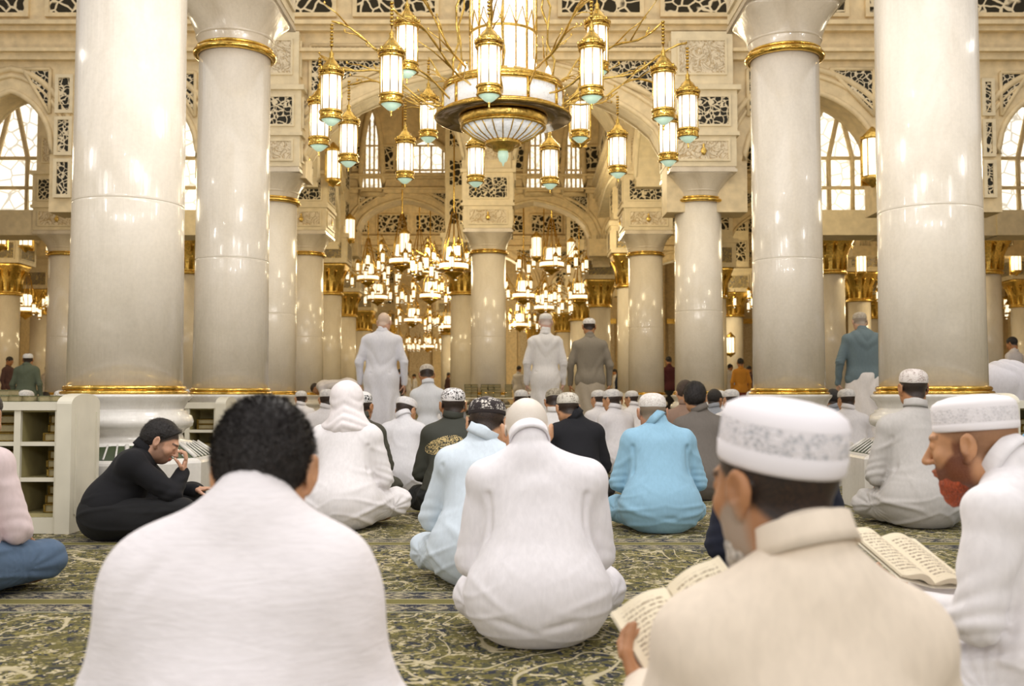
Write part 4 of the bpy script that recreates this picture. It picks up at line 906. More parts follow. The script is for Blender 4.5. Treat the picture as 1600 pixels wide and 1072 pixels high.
def person(name, loc, rz, label, pose='sit', s=1.0, hd=(0, .19, .655), hrot=(25, 0, 0), hs=.95, skincol=(0.42, 0.22, 0.12), hair='short', haircol=(0.014, 0.010, 0.009), cap=None,
           capcol=WHITE, cappat=(.5, .5, .5), capscale=90.0, capz=None, captilt=10, top=WHITE, bottom=None, topmat=None, botmat=None, h=.010, hb=.008, lean=0.0, width=1.0, creases=(), amp=1.0, seed=1,
           beard=None, beardcol=None, scarf=None, eyes=False, group=None, collar=True, over=None, hands='lap', cat='person', shawl=False, stubble=1.0, capsize=1.0, brow=True, curls=None, hem=.10, trapr=1.0, parts=None, flare=1.0, ears=True, beardtip=None, colf=.36, slope=.052, hairthick=None, neck=1.0):
    t = empty('person', loc, rz); tag(t, label, cat, group)
    P = dict(SIT); P.update(over or {})
    for k in ('N', 'C', 'B', 'eL', 'eR', 'wL', 'wR', 'kL', 'kR'):
        x, y, z = P[k]; P[k] = np.array((x * (width if k[0] in 'eC' else 1), y + lean * max(z - .12, 0) * (0 if k[0] == 'k' else 1), z)) * s
    shy = (P['shy'] + lean * (P['shz'] - .12)) * s; shx = P['sh'] * width * s; shz = P['shz'] * s
    hd = np.array(hd, float); hd = np.array((hd[0], hd[1] + (lean * (hd[2] - .12) if pose == 'sit' else 0), hd[2])) * (s if pose == 'sit' else 1.0)
    HR = headrot(*hrot)
    sL, sR = np.array((-shx, shy, shz)), np.array((shx, shy, shz))
    stand = pose == 'stand'
    if stand:
        z = lambda v: v * s
        P = dict(N=np.array((0, .0, 1.475)) * s, eL=np.array((-.225 * width, -.02, 1.13)) * s, eR=np.array((.225 * width, -.02, 1.13)) * s, wL=np.array((-.225 * width, .06, .885)) * s, wR=np.array((.225 * width, .06, .885)) * s)
        for k, v in (over or {}).items():
            if k in P: P[k] = np.array(v) * s
        sL, sR = np.array((-.150 * width * s, 0, 1.385 * s)), np.array((.150 * width * s, 0, 1.385 * s))
    # ---------------- skin body, one surface
    F = Field()
    nb = P['N']
    nk = hd + HR @ (np.array((0, -.030, -.055)) * hs)
    F.cone(nb + np.array((0, .0, -.03)) * s, nk, .053 * hs * neck, .050 * hs * neck, .012)
    if not stand:
        F.ell(P['C'], np.array((.12 * width, .07, .12)) * s, .05); F.ell((0, .03 * s, .17 * s), np.array((.13, .09, .12)) * s, .05); F.cone(sL, sR, .045 * s, .045 * s, .04)
        F.cone(P['C'], nb + np.array((0, 0, -.05)) * s, .07 * s, .045 * s, .02)
    else:
        F.cone((0, 0, .95 * s), (0, 0, 1.38 * s), .11 * s, .09 * s, .05, (1.15, .75, 1)); F.cone(sL, sR, .05 * s, .05 * s, .04); F.cone((0, 0, 1.36 * s), nb, .06 * s, .045 * s, .03)
        for sx in (-1, 1):
            F.cone((sx * .09 * s, 0, .92 * s), (sx * .09 * s, .0, .50 * s), .08 * s, .055 * s, .04); F.cone((sx * .09 * s, 0, .50 * s), (sx * .09 * s, -.01, .09 * s), .055 * s, .036 * s, .03)
            F.ell((sx * .095 * s, .05 * s, .035 * s), np.array((.042, .115, .035)) * s, .03)
    for sd, shp, e, w in ((-1, sL, P['eL'], P['wL']), (1, sR, P['eR'], P['wR'])):
        F.cone(shp, e, .045 * s, .036 * s, .02); F.cone(e, w, .036 * s, .025 * s, .015)
        u = w - e; u = u / np.linalg.norm(u)
        if hands == 'lap': hand(F, w, u * .6 + np.array((0, .5, -.2)), (-sd * .6, 0, -.8), 1 if sd > 0 else -1, .93 * hs, .45)
        elif hands == 'hang': hand(F, w, u + np.array((0, .05, -.4)), (-sd, .15, 0), -1 if sd > 0 else 1, .93 * hs, .45)
    if curls: curls(F, P, s)
    if not stand:
        for sd, kn in ((-1, P['kL']), (1, P['kR'])):
            F.cone((sd * .09 * s, .05 * s, .11 * s), kn, .065 * s, .05 * s, .03); ft = np.array((-sd * .06 * s, .30 * s + lean * 0, .055 * s)); F.cone(kn, ft, .048 * s, .034 * s, .02)
            F.ell(ft + np.array((-sd * .05, .02, -.02)) * s, np.array((.085, .035, .030)) * s, .02)
    head(F, hd, HR, hs, ears=ears)
    F.cut((0, 0, 1), 0.004)
    p, q = F.mesh(hb); p = relax(p, q, 1, .4)
    ql = ((p - hd) @ HR) / hs; rr = np.linalg.norm(ql, axis=1)
    near = rr < .135
    hm = sst(-.004, .016, ql[:, 2] - .85 * ql[:, 1] + .016 + .004 * np.sin(ql[:, 0] * 90)) * near * (ql[:, 2] > -.085) * (np.abs(ql[:, 0]) < .0775)
    if brow: hm = np.maximum(hm, (near & (np.abs(np.abs(ql[:, 0]) - .031) < .020) & (np.abs(ql[:, 2] - .024 - .0) < .0048) & (ql[:, 1] > .06)) * .85)
    hm = hm * stubble
    bm = np.zeros(len(p)); lip = (near & (np.abs(ql[:, 0]) < .024) & (np.abs(ql[:, 2] + .062) < .010) & (ql[:, 1] > .088)) * 1.0
    if beard:
        jaw = sst(.0, .018, -(ql[:, 2] + .040) + .030 * (1 - sst(.030, .075, ql[:, 1]))) * sst(-.02, .010, ql[:, 1]) * near * (ql[:, 2] > -.13)
        mous = (1 - sst(.028, .038, np.abs(ql[:, 0]))) * (1 - sst(.006, .012, np.abs(ql[:, 2] + .049))) * sst(.075, .088, ql[:, 1])
        side = (1 - sst(.008, .018, np.abs(ql[:, 1] - .020))) * (1 - sst(.0, .02, ql[:, 2])) * (ql[:, 2] > -.05) * (np.abs(ql[:, 0]) > .045)
        bm = np.maximum(jaw * (1 - lip), np.maximum(mous, side) * near * .9) * beard
    body = to_obj('body', p, q, skin(skincol, haircol, beardcol), t, dict(hair=hm, beard=bm, lip=lip))
    def loc_to_world_matrix(extra=None):
        Mx = Matrix.Identity(4); Rm = Matrix(HR.tolist()).to_4x4(); Mx = Matrix.Translation(Vector(hd)) @ Rm @ Matrix.Scale(hs, 4); return Mx
    HM = loc_to_world_matrix()
    if hair in ('full', 'crop', 'long'):
        gI = hairthick or {'full': .012, 'crop': .006, 'long': .02}[hair]; H = Field()
        cc = hd + HR @ (np.array((0, -.014, .032)) * hs); H.ell(cc, np.array((.0745 + gI, .094 + gI, .084 + gI * 1.2)) * hs, .01, HR)
        if hair != 'crop': H.ell(hd + HR @ (np.array((0, -.055, -.005)) * hs), np.array((.060 + gI * .7, .050 + gI * .6, .062)) * hs, .03, HR); H.ell(hd + HR @ (np.array((0, .06, .075)) * hs), np.array((.05, .035, .028)) * hs, .02, HR)
        for sx in (-1, 1): H.sub(hd + HR @ (np.array((sx * .088, .004, -.012)) * hs), np.array((.020, .034, .040)) * hs, .012, HR)
        nrm = HR @ np.array((0, -.80, .60)); H.cut(nrm, float(nrm @ (hd + HR @ (np.array((0, .000, .000 if hair != 'crop' else .004)) * hs))))
        hp, hq = H.mesh(.004 if h < .008 else .006); hn = vnormals(hp, hq)
        rn = np.random.RandomState(seed); nz = sum(np.sin(hp @ (rn.randn(3) * f) + rn.rand() * 6) for f in (90, 150, 220, 300)) / 4
        hp = hp + hn * (nz * (.0016 if hair != 'crop' else .0008))[:, None]; ho = to_obj('hair', hp, hq, hairmat(haircol), t)
        if hair != 'crop' and h < .0095:     # short strands standing off the hair mass, in the same mesh
            ns = 9000 if h < .0065 else 3500; ii = rn.randint(0, len(hp), ns); b0 = hp[ii]; ndir = hn[ii]
            back = HR @ np.array((0, -.35, -.55)); d = ndir * .55 + back + rn.randn(ns, 3) * .28; d /= np.linalg.norm(d, axis=1, keepdims=True)
            L = (.008 + .008 * rn.rand(ns))[:, None] * (.45 + .55 * sst(-.05, .05, (b0 - hd) @ HR[:, 2]))[:, None]; sd_ = np.cross(d, ndir + 1e-3); sd_ /= np.linalg.norm(sd_, axis=1, keepdims=True) + 1e-9
            V = np.concatenate([b0 - sd_ * .0006, b0 + sd_ * .0006, b0 + d * L * .6 + sd_ * .0004 + ndir * .001, b0 + d * L * .6 - sd_ * .0004 + ndir * .001]); id_ = np.arange(ns); Qs = np.stack([id_, id_ + ns, id_ + 2 * ns, id_ + 3 * ns], 1)
            bpy.data.objects.remove(ho); to_obj('hair', np.concatenate([hp, V]), np.concatenate([hq, Qs + len(hp)]), hairmat(haircol), t)
    if cap:
        g = MB()
        if cap == 'kufi': prof = [(.0865, -.004), (.0885, .0), (.0895, .012), (.0885, .0135), (.0888, .016), (.0885, .050), (.0875, .0535), (.0872, .057), (.0845, .064), (.072, .073), (.048, .080), (.022, .083), (.0, .0838)]
        elif cap == 'tall': prof = [(.0865, -.006), (.0890, .0), (.0905, .020), (.0890, .0225), (.0895, .026), (.0885, .060), (.0870, .064), (.0830, .074), (.068, .083), (.044, .088), (.020, .090), (.0, .0902)]
        elif cap == 'knit': prof = [(.083, -.004), (.0850, .0), (.0850, .012), (.0835, .030), (.078, .047), (.066, .061), (.048, .071), (.026, .077), (.0, .0785)]
        else: prof = [(.0845, -.004), (.0865, .0), (.0865, .020), (.083, .038), (.074, .053), (.058, .064), (.034, .071), (.0, .0735)]
        g.lathe(prof, 56, sx=.945 * capsize, sy=1.12 * capsize)
        if cap in ('tall', 'kufi'): pass
        zz = {'kufi': (.016, .05), 'tall': (.024, .060), 'knit': (.004, .09), 'low': (.012, .08)}[cap] if capz is None else capz
        o = g.build('cap', capmat(capcol, cappat, capscale, *zz), t)
        o.matrix_local = HM @ Matrix.Translation((0, -.012, .036)) @ Matrix.Rotation(math.radians(captilt), 4, 'X')
    if eyes:
        for sx in (-1, 1):
            g = MB(); g.lathe([(0, -.0128), (.0064, -.0112), (.0112, -.0062), (.0128, 0), (.0112, .0062), (.0064, .0112), (0, .0128)], 16)
            o = g.build('eye', M['eye'], t); o.matrix_local = HM @ Matrix.Translation((sx * .031, .0838, .0035))
    if beard and beard > .95 and beardcol:
        Bf = Field()
        for (x, y, zz, a, b_, c_) in ((0, .062, -.096, .034, .026, .032), (-.020, .050, -.090, .030, .032, .028), (.020, .050, -.090, .030, .032, .028), (0, .066, -.114, .024, .020, .034), (-.044, .030, -.070, .016, .028, .030), (.044, .030, -.070, .016, .028, .030)):
            Bf.ell(hd + HR @ (np.array((x, y, zz)) * hs), np.array((a, b_, c_)) * hs * 1.04, .02, HR)
        bp, bq = Bf.mesh(.004); bn = vnormals(bp, bq); rn = np.random.RandomState(4); nz = sum(np.sin(bp @ (rn.randn(3) * f)) for f in (90, 160, 260, 380)) / 4
        to_obj('beard', bp + bn * (nz * .003)[:, None], bq, hairmat(beardtip or beardcol), t)
    # ---------------- garments
    rn = np.random.RandomState(seed)
    def drape(p, q, lower=False):
        nn = vnormals(p, q); x, y, zz = p[:, 0] / s, p[:, 1] / s, p[:, 2] / s; a = amp * s
        w = .9 * np.sin(9 * x + 7 * zz + rn.rand() * 6) + .7 * np.sin(13 * zz - 8 * y + rn.rand() * 6) + .5 * np.sin(17 * x - 11 * zz + rn.rand() * 6)
        if not stand:
            edge = sst(.05, .17, np.abs(x)); low = 1 - sst(.10, .26, zz)
            ax_ = np.abs(x); rdg = lambda a_, wd: np.exp(-(np.sin(a_) / wd) ** 2)
            pit = np.exp(-(((ax_ - .15) / .07) ** 2 + ((zz - .36) / .10) ** 2)); hipm = np.exp(-(((ax_ - .15) / .09) ** 2 + ((zz - .14) / .09) ** 2)); back = (1 - edge) * sst(.12, .22, zz) * (1 - sst(.44, .52, zz))
            D = .0065 * rdg(ax_ * 11 + zz * 17 + w * .55, .30) * pit + .0080 * rdg(ax_ * 13 - zz * 24 + w * .6 + 1.2, .32) * hipm
            D = D + .0035 * rdg(x * 12 + zz * 5 + w * .8, .28) * back + .0060 * rdg(zz * 34 + ax_ * 14 + w * .9, .35) * low * (.4 + .6 * edge) - .003 * (1 - np.abs(np.sin(ax_ * 20 - zz * 9 + w)) ** 1.5) * edge
        else:
            ph = np.arctan2(y, x) * 6; sk = 1 - sst(.55, 1.0, zz)
            D = (.013 * np.sin(ph + w * .9 + 2 * zz) * sk * (flare) - .007 * (1 - np.abs(np.sin(np.abs(x) * 18 - zz * 9 + w)) ** 1.5) * (1 - sk * .6))
        for e, kk in ((P['eL'], 1), (P['eR'], 1)):
            de = np.linalg.norm(p - e, axis=1) / s; D = D - .006 * (1 - np.abs(np.sin(zz * 62 + y * 30 + w * 1.6)) ** 1.5) * np.exp(-(de / .085) ** 2)
        if not stand:
            for kn in (P['kL'], P['kR']):
                dk = np.linalg.norm(p - kn, axis=1) / s; an = np.arctan2(zz - .1, y - .1); D = D - .005 * (1 - np.abs(np.sin(an * 7 + dk * 20 + w)) ** 1.5) * np.exp(-((dk - .08) / .10) ** 2)
        p = p + nn * (D * a)[:, None]
        for pts, dep, wd in creases:
            pts = [np.array(c_) for c_ in pts]; best = np.full(len(p), 9.0)
            for a_, b_ in zip(pts[:-1], pts[1:]):
                v = b_ - a_; tt = np.clip(((p - a_) @ v) / (v @ v), 0, 1); best = np.minimum(best, np.linalg.norm(p - a_ - tt[:, None] * v, axis=1))
            p = p + nn * (-dep * np.exp(-(best / wd) ** 2) + dep * .12 * np.exp(-((best - 2.0 * wd) / wd) ** 2))[:, None]
        return p
    U, Lw = Field(), Field(); same = bottom is None and botmat is None
    if same: Lw = U
    if not stand:
        U.ell(P['C'], np.array((.150 * width, .112, .135)) * s, .06); U.ell(P['B'], np.array((.152 * width, .125, .14)) * s, .06)
        U.cone(sL, sR, .066 * s, .066 * s, .06)
        U.cone((0, shy - .005, shz - .01), P['N'] - np.array((0, 0, .042)) * s, .085 * s * trapr, .057 * s, .05)
        for sd, shp in ((-1, sL), (1, sR)): U.cone(P['N'] + np.array((sd * .022, -.01, -.055)) * s, shp + np.array((-sd * .01, 0, .008)), slope * s, .060 * s, .05)
        if collar: U.cone(P['N'] - np.array((0, 0, .02)) * s, P['N'] + (nk - P['N']) * min(colf, .75 if shawl else .12) + np.array((0, -.004, 0)), .0645 * hs * neck, .0610 * hs * neck, .005)
        Lw.ell((0, .005 * s, .125 * s), np.array((.195 * min(width, 1.1), .155, .145)) * s, .06)
        U.ell((0, .01 * s, .17 * s), np.array((.185 * min(width, 1.1), .14, .12)) * s, .06)
        Lw.ell((0, .18 * s, .09 * s), np.array((.22, .17, .085)) * s, .05)
        for sd, kn in ((-1, P['kL']), (1, P['kR'])):
            Lw.cone((sd * .10 * s, .04 * s, .12 * s), kn, .095 * s, .072 * s, .045); Lw.cone(kn, (-sd * .05 * s, .32 * s, .06 * s), .070 * s, .05 * s, .03)
        Ar = [(sL, P['eL'], P['wL'], .062), (sR, P['eR'], P['wR'], .062)]
        kA = .011 if not shawl else .11
    else:
        U.cone((0, 0, 1.0 * s), (0, 0, 1.33 * s), .150 * s * width, .155 * s * width, .06, (1.05, .75, 1)); U.cone(sL, sR, .068 * s, .068 * s, .06)
        U.cone((0, 0, 1.38 * s), P['N'] - np.array((0, 0, .012)), .08 * s, .055 * s, .06)
        U.ell((0, -.02 * s, .93 * s), np.array((.175 * width, .135, .16)) * s, .06)
        if collar: U.cone(P['N'] - np.array((0, 0, .02)) * s, P['N'] + (nk - P['N']) * .5, .066 * hs, .061 * hs, .006)
        Lw.cone((0, -.01, .92 * s), (0, .0, hem), .165 * s * width, .205 * s * width * flare, .05, (1.0, .78, 1))
        Ar = [(sL, P['eL'], P['wL'], .060), (sR, P['eR'], P['wR'], .060)]; kA = .018
        Lw.cut((0, 0, 1), hem)
        if not same: U.cut((0, 0, 1), .86 * s)
    for a_, e_, w_, r_ in Ar:
        U.cone(a_, e_, r_ * s, r_ * .92 * s, kA); U.cone(e_, w_, r_ * .88 * s, r_ * .62 * s, kA * .7)
    if same or not stand:
        for Q in ({id(U): U, id(Lw): Lw}).values(): Q.cut((0, 0, 1), 0.003 if not stand else hem)
    if collar and not shawl and not scarf:
        ax3 = (Vector(nk - P['N']).normalized() + Vector((0, 0, .7))).normalized(); cr = .0625 * hs * neck; g = MB(); ch_ = .030 * hs
        g.lathe([(cr + .007, -.012), (cr + .0045, .004), (cr + .0035, ch_), (cr + .001, ch_ + .002), (cr - .002, ch_), (cr - .001, -.010)], 40, closed=True, sy=1.04)
        co = g.build('collar', topmat or cloth(top), t); co.matrix_local = Matrix.Translation(Vector(P['N']) + ax3 * (.0 + .01 * s) + Vector((0, -.003, 0))) @ Vector((0, 0, 1)).rotation_difference(ax3).to_matrix().to_4x4()
    def fin(Fd, nm, mt):
        gp, gq = Fd.mesh(h); gp = relax(gp, gq, 2, .5); gp = drape(gp, gq); gp[:, 2] = np.maximum(gp[:, 2], .0025)
        return to_obj(nm, gp, gq, mt, t)
    fin(U, (parts or ('robe' if same else 'shirt')), topmat or cloth(top))
    if not same: fin(Lw, 'trousers' if not stand else 'wrap_skirt', botmat or cloth(bottom))
    if scarf:
        S = Field(); cc = hd + HR @ (np.array((0, -.012, .034)) * hs)
        S.ell(cc, np.array((.092, .110, .098)) * hs, .02, HR); S.cone(cc, P['N'] + np.array((0, -.02, -.03)), .085 * hs, .098 * s, .05); S.ell(P['N'] + np.array((0, -.02, -.055)) * s, np.array((.145, .10, .050)) * s, .05)
        S.cone(P['N'] + np.array((-.06, .0, -.05)), P['N'] + np.array((-.13, .04, -.11)), .06, .045, .04)
        f0 = hd + HR @ (np.array((0, .125, -.035)) * hs); S.sub(f0, np.array((.062, .075, .088)) * hs, .02, HR)
        sp, sq = S.mesh(h); sp = relax(sp, sq, 1, .5); nn = vnormals(sp, sq); w = np.sin(sp @ (rn.randn(3) * 12)) + np.sin(sp @ (rn.randn(3) * 18)); 
        dd = np.abs(np.sin((sp[:, 2] - P['N'][2]) * 55 + np.abs(sp[:, 0]) * 30 + w * 1.2)) ** 1.5; mk = 1 - sst(hd[2], hd[2] + .05, sp[:, 2]) * .85
        sp = sp + nn * (-.007 * (1 - dd) * mk)[:, None]; to_obj('headscarf', sp, sq, cloth(scarf, .4, .4), t)
    return t, P, HM

def eyemat():
    m, t, N, L, b = new_mat('eye')
    tc = t.nodes.new('ShaderNodeTexCoord'); sp = t.nodes.new('ShaderNodeSeparateXYZ'); lk(t, tc.outputs['Object'], sp.inputs[0])
    lk(t, ramp(t, sp.outputs[1], [(0.0, (.75, .70, .66)), (.0108, (.75, .70, .66)), (.0112, (.03, .015, .01))], 'CONSTANT'), b.inputs['Base Color']); b.inputs['Roughness'].default_value = .15; return m
M['eye'] = eyemat()
# ------------------------------------------------------------------ the worshippers
def seat(px, py, back=.15):
    p = ground(px, py); return (X_at(px, p.y + back), p.y + back, 0)
def onrow(px, Y): return (X_at(px, Y), Y, 0)
def freerow(px, Y, m=.42, taken=[]):
    """nearest spot on that sight line clear of columns and of the crowd already placed"""
    for k in range(40):
        y = Y + (k + 1) // 2 * .35 * (1 if k % 2 else -1); x = X_at(px, y)
        if y > 9.5 and all(math.hypot(x - a, y - b) > c + m for a, b, c in COLS) and all(math.hypot(x - a, y - b) > .62 for a, b in taken): break
    taken.append((x, y)); return (x, y, 0)
DK = (0.014, 0.010, 0.009); GREYH = (.45, .40, .34); TAN = (0.52, 0.27, 0.14); BROWN = (0.40, 0.185, 0.08)

def lined_page():
    m, t, N, L, b = new_mat('printed_page')
    tc = t.nodes.new('ShaderNodeTexCoord'); sp = t.nodes.new('ShaderNodeSeparateXYZ'); lk(t, tc.outputs['Object'], sp.inputs[0])
    row = math_n(t, 'ABSOLUTE', math_n(t, 'WRAP', sp.outputs[1], .006, -.006))
    nz = node(t, 'ShaderNodeTexNoise', i_Scale=260.0, i_Detail=2.0); lk(t, coords(t, (1, .6, 1)), nz.inputs['Vector'])
    ink = math_n(t, 'MULTIPLY', math_n(t, 'LESS_THAN', row, .0028), math_n(t, 'GREATER_THAN', nz.outputs[0], .47))
    ax = math_n(t, 'ABSOLUTE', sp.outputs[0]); ay = math_n(t, 'ABSOLUTE', sp.outputs[1])
    inb = math_n(t, 'MULTIPLY', math_n(t, 'MULTIPLY', math_n(t, 'GREATER_THAN', ax, .016), math_n(t, 'LESS_THAN', ax, .118)), math_n(t, 'LESS_THAN', ay, .082))
    lk(t, mixc(t, math_n(t, 'MULTIPLY', math_n(t, 'MULTIPLY', ink, inb), .75), (.80, .71, .53), (.20, .13, .07)), b.inputs['Base Color']); b.inputs['Roughness'].default_value = .85; return m
PAGE = lined_page()
def open_book(loc, rot, label, s=1.0, arch=.018):
    t = empty('open_book', loc); t.rotation_euler = rot; t.scale = (s, s, s); tag(t, label, 'book')
    for sd in (-1, 1):
        g = MB(); n = 12; W, H_, T = .132, .098, .012; vs = []
        for i in range(n + 1):
            u = i / n; x = sd * (.002 + u * W); z = arch * math.sin(min(1, u * 1.15) * PI) * (1 - u * .3) + .004 + u * .012
            for y in (-H_, H_): vs += [(x, y, z - T * (1 - u * .1) * .0 - 0), (x, y, max(z - T - .004, u * .012 - .002))]
        fs = []
        for i in range(n):
            a = i * 4; b = a + 4; fs += [(a, b, b + 2, a + 2), (a + 1, a + 3, b + 3, b + 1), (a, a + 1, b + 1, b), (a + 2, b + 2, b + 3, a + 3)]
        e = n * 4; fs += [(e, e + 1, e + 3, e + 2), (0, 2, 3, 1)]
        if sd < 0: fs = [f[::-1] for f in fs]
        g.add(vs, fs, 0); g.build('pages', PAGE, t)
        g = MB(); x0, x1 = (0, W + .005); vs = [(0, -H_ - .004, -.006), (sd * x1, -H_ - .004, .006), (sd * x1, H_ + .004, .006), (0, H_ + .004, -.006)]; vs += [(x, y, z - .003) for x, y, z in vs]
        g.add(vs, [(0, 1, 2, 3), (7, 6, 5, 4), (0, 4, 5, 1), (1, 5, 6, 2), (2, 6, 7, 3), (3, 7, 4, 0)]); g.build('cover', M['paper'] if True else 0, t)
    return t

# near left: dark-haired man, crinkled white cloth
shawl_mat = cloth((0.80, 0.765, 0.785), .35, .9, (1, 1, 5), .85, 7.0)
person('shawl', onrow(356, 1.46), .03, 'dark haired bare-headed man from behind, thin crinkled white cloth over his shoulders, nearest the camera', hd=(.014, .185, .620), hrot=(20, 2, 0), hair='full', hairthick=.010, hs=.91,
       skincol=TAN, width=1.0, topmat=shawl_mat, h=.006, hb=.0045, shawl=True, collar=True, trapr=1.15, colf=.55, slope=.056, over=dict(N=(.010, .110, .598), shz=.452, sh=.115, eL=(-.205, .10, .23), eR=(.205, .10, .23)), amp=.55, seed=3,
       creases=[([(.02, .0, .60), (-.10, .0, .50), (-.2, .0, .38)], .004, .012), ([(-.16, -.05, .30), (0, -.1, .33), (.15, -.05, .30)], .003, .02)])
# centre: white thobe, short white hair
person('centre', seat(840, 1027), 0.0, 'bowed man in a plain white robe with close-cropped white hair, sitting at the very middle', hd=(-.03, .215, .622), hrot=(46, 0, 0), hair=None, haircol=(.72, .66, .58), skincol=TAN, hs=.93,
       top=(0.79, 0.765, 0.79), h=.006, hb=.005, over=dict(N=(-.022, .105, .598), shz=.470, sh=.132, eL=(-.172, .10, .235), eR=(.165, .12, .25), kL=(-.19, .235, .10), kR=(.212, .235, .12)), amp=.5, width=1.15, seed=5,
       creases=[([(-.150, .02, .44), (-.145, .0, .34), (-.15, 0, .26)], .010, .010), ([(.15, .02, .44), (.145, .0, .34), (.150, 0, .27)], .010, .010),
                ([(-.16, -.08, .12), (-.08, -.14, .08), (0, -.15, .05)], .006, .012), ([(.17, -.05, .14), (.09, -.13, .09), (.02, -.15, .07)], .006, .012)])
# near right: cream robe, tall white cap, reading
def hold_left(F, P, s): pass
person('cream', onrow(1290, 1.285), 0.05, 'grey-bearded man in cream robe and tall white patterned cap, reading at the near side', hd=(-.022, .135, .615), hrot=(6, 28, 0), hair=None, cap='tall', captilt=16, capscale=110.0, capcol=(.80, .77, .80), cappat=(.50, .50, .53),
       hs=.94, skincol=BROWN, beard=.96, beardcol=(.34, .27, .21), beardtip=(.50, .47, .43), top=CREAM, h=.006, hb=.004, over=dict(N=(.004, .085, .535), shz=.405, sh=.135, eL=(-.200, .13, .20), eR=(.205, .12, .21), wL=(-.158, .40, .262), wR=(-.03, .40, .262)), hands='none',
       curls=lambda F, P, s: (hand(F, P['wL'], (-.10, .9, .25), (.75, .1, .65), -1, .93, .55), hand(F, P['wR'], (.3, .9, .2), (-.2, -.1, .9), 1, .93, .5)), amp=.5, seed=8, width=1.0, colf=.20, slope=.062, neck=1.06,
       creases=[([(-.165, .03, .33), (-.12, -.03, .22), (-.10, -.06, .14)], .010, .014), ([(.17, .03, .30), (.14, -.03, .22), (.13, -.05, .16)], .012, .014), ([(.10, -.02, .40), (.15, .0, .34)], .004, .01)])
open_book((X_at(1072, 1.80), 1.80, .350), (math.radians(38), math.radians(-26), math.radians(6)), 'open printed book held by the man in cream robe and tall cap', .82)
# right: red beard
person('redbeard', (1.238, 2.30, 0), math.radians(46), 'man in profile with orange-red beard, white cap and white shirt, at the photo edge', hd=(0, .200, .625), hrot=(8, 6, 0), hair=None, cap='kufi', captilt=3, capcol=(.82, .79, .81), cappat=(.66, .64, .66), capscale=130.0,
       hs=.97, skincol=(.50, .25, .12), beard=1.0, beardcol=(.13, .035, .012), beardtip=(.36, .06, .015), stubble=.45, top=(.80, .775, .79), h=.006, hb=.004, width=1.16, over=dict(N=(0, .115, .58), shz=.475, sh=.135, wL=(-.10, .36, .24), wR=(.12, .38, .24)), amp=1.3, seed=12, hands='none',
       curls=lambda F, P, s: (hand(F, P['wL'], (.1, .9, .2), (.1, -.1, .9), 1, .93, .35), hand(F, P['wR'], (-.1, .9, .2), (-.1, -.1, .9), -1, .93, .35)),
       creases=[([(-.15, .05, .46), (-.16, .0, .35), (-.15, -.03, .24)], .012, .010), ([(-.05, -.05, .30), (.10, -.08, .27)], .008, .012), ([(-.08, -.06, .22), (.10, -.10, .17)], .008, .012)])
open_book((X_at(1422, 2.55), 2.60, .325), (math.radians(28), math.radians(10), math.radians(32)), 'open printed book in the lap of the red-bearded man', 1.0)
# second row
person('grey', seat(1442, 830), .06, 'man in wrinkled light grey robe and beige patterned cap sitting straight before the thick column', s=1.12, hd=(.022, .155, .700), hrot=(8, 0, 0), hs=.97, hair='short', cap='knit', captilt=12, capcol=(.70, .64, .60), cappat=(.42, .34, .30), capscale=80.0, skincol=BROWN,
       top=(.47, .445, .42), h=.008, hb=.007, amp=1.5, seed=21, width=1.06, over=dict(N=(0.01, .11, .60), shz=.49), creases=[([(-.17, .03, .5), (-.165, .0, .38), (-.16, 0, .28)], .014, .012)])
person('blue', seat(1032, 838), 0, 'man in sky blue robe and white knitted cap sitting on the carpet', s=1.02, hd=(-.02, .17, .632), hrot=(14, 0, 0), cap='knit', captilt=14, capcol=(.74, .70, .66), cappat=(.55, .50, .46), capscale=110.0, haircol=(.22, .17, .12), skincol=(.45, .22, .13),
       topmat=cloth((.26, .455, .60), .5, .2), h=.008, hb=.006, amp=1.2, seed=22, width=1.14, creases=[([(-.15, .02, .46), (-.15, .0, .36), (-.15, 0, .28)], .012, .011), ([(.15, .02, .46), (.15, .0, .36), (.15, 0, .28)], .012, .011), ([(-.16, -.05, .16), (-.08, -.12, .10), (.05, -.15, .09)], .006, .012)])
person('suit', seat(1098, 784), -.05, 'dark haired man in grey-brown shirt sitting behind the man in sky blue', s=1.08, hd=(-.03, .16, .668), hrot=(10, -10, 0), hair='full', skincol=TAN, top=(.150, .132, .115), h=.009, hb=.007, seed=23)
person('black', onrow(903, 6.9), .05, 'man in black shirt and pale embroidered cap sitting right behind the white-haired man', s=1.02, hd=(-.05, .16, .640), hrot=(18, 12, 0), hair='short', cap='knit', captilt=16, capcol=(.66, .62, .54), cappat=(.30, .26, .20), capscale=75.0, skincol=TAN, top=(.014, .014, .017), h=.009, hb=.007, seed=24)
person('olivecap', onrow(868, 8.3), 0, 'seated man in mottled cap glimpsed beyond the man in black shirt', s=1.04, hd=(0, .17, .66), cap='knit', capcol=(.42, .37, .28), cappat=(.15, .12, .08), skincol=BROWN, top=(.7, .68, .66), h=.011, hb=.008, seed=25)
person('ghutra', seat(534, 833), -.12, 'man in white headscarf and white robe sitting behind the man with dark hair', s=1.06, hd=(-.015, .15, .655), hrot=(14, -8, 0), hair=None, scarf=(.78, .73, .73), top=(.77, .74, .745), h=.008, hb=.007, amp=1.25, seed=26, width=1.05,
       over=dict(kR=(.25, .22, .13)), creases=[([(.15, .02, .46), (.155, .0, .36), (.15, 0, .28)], .012, .011)])
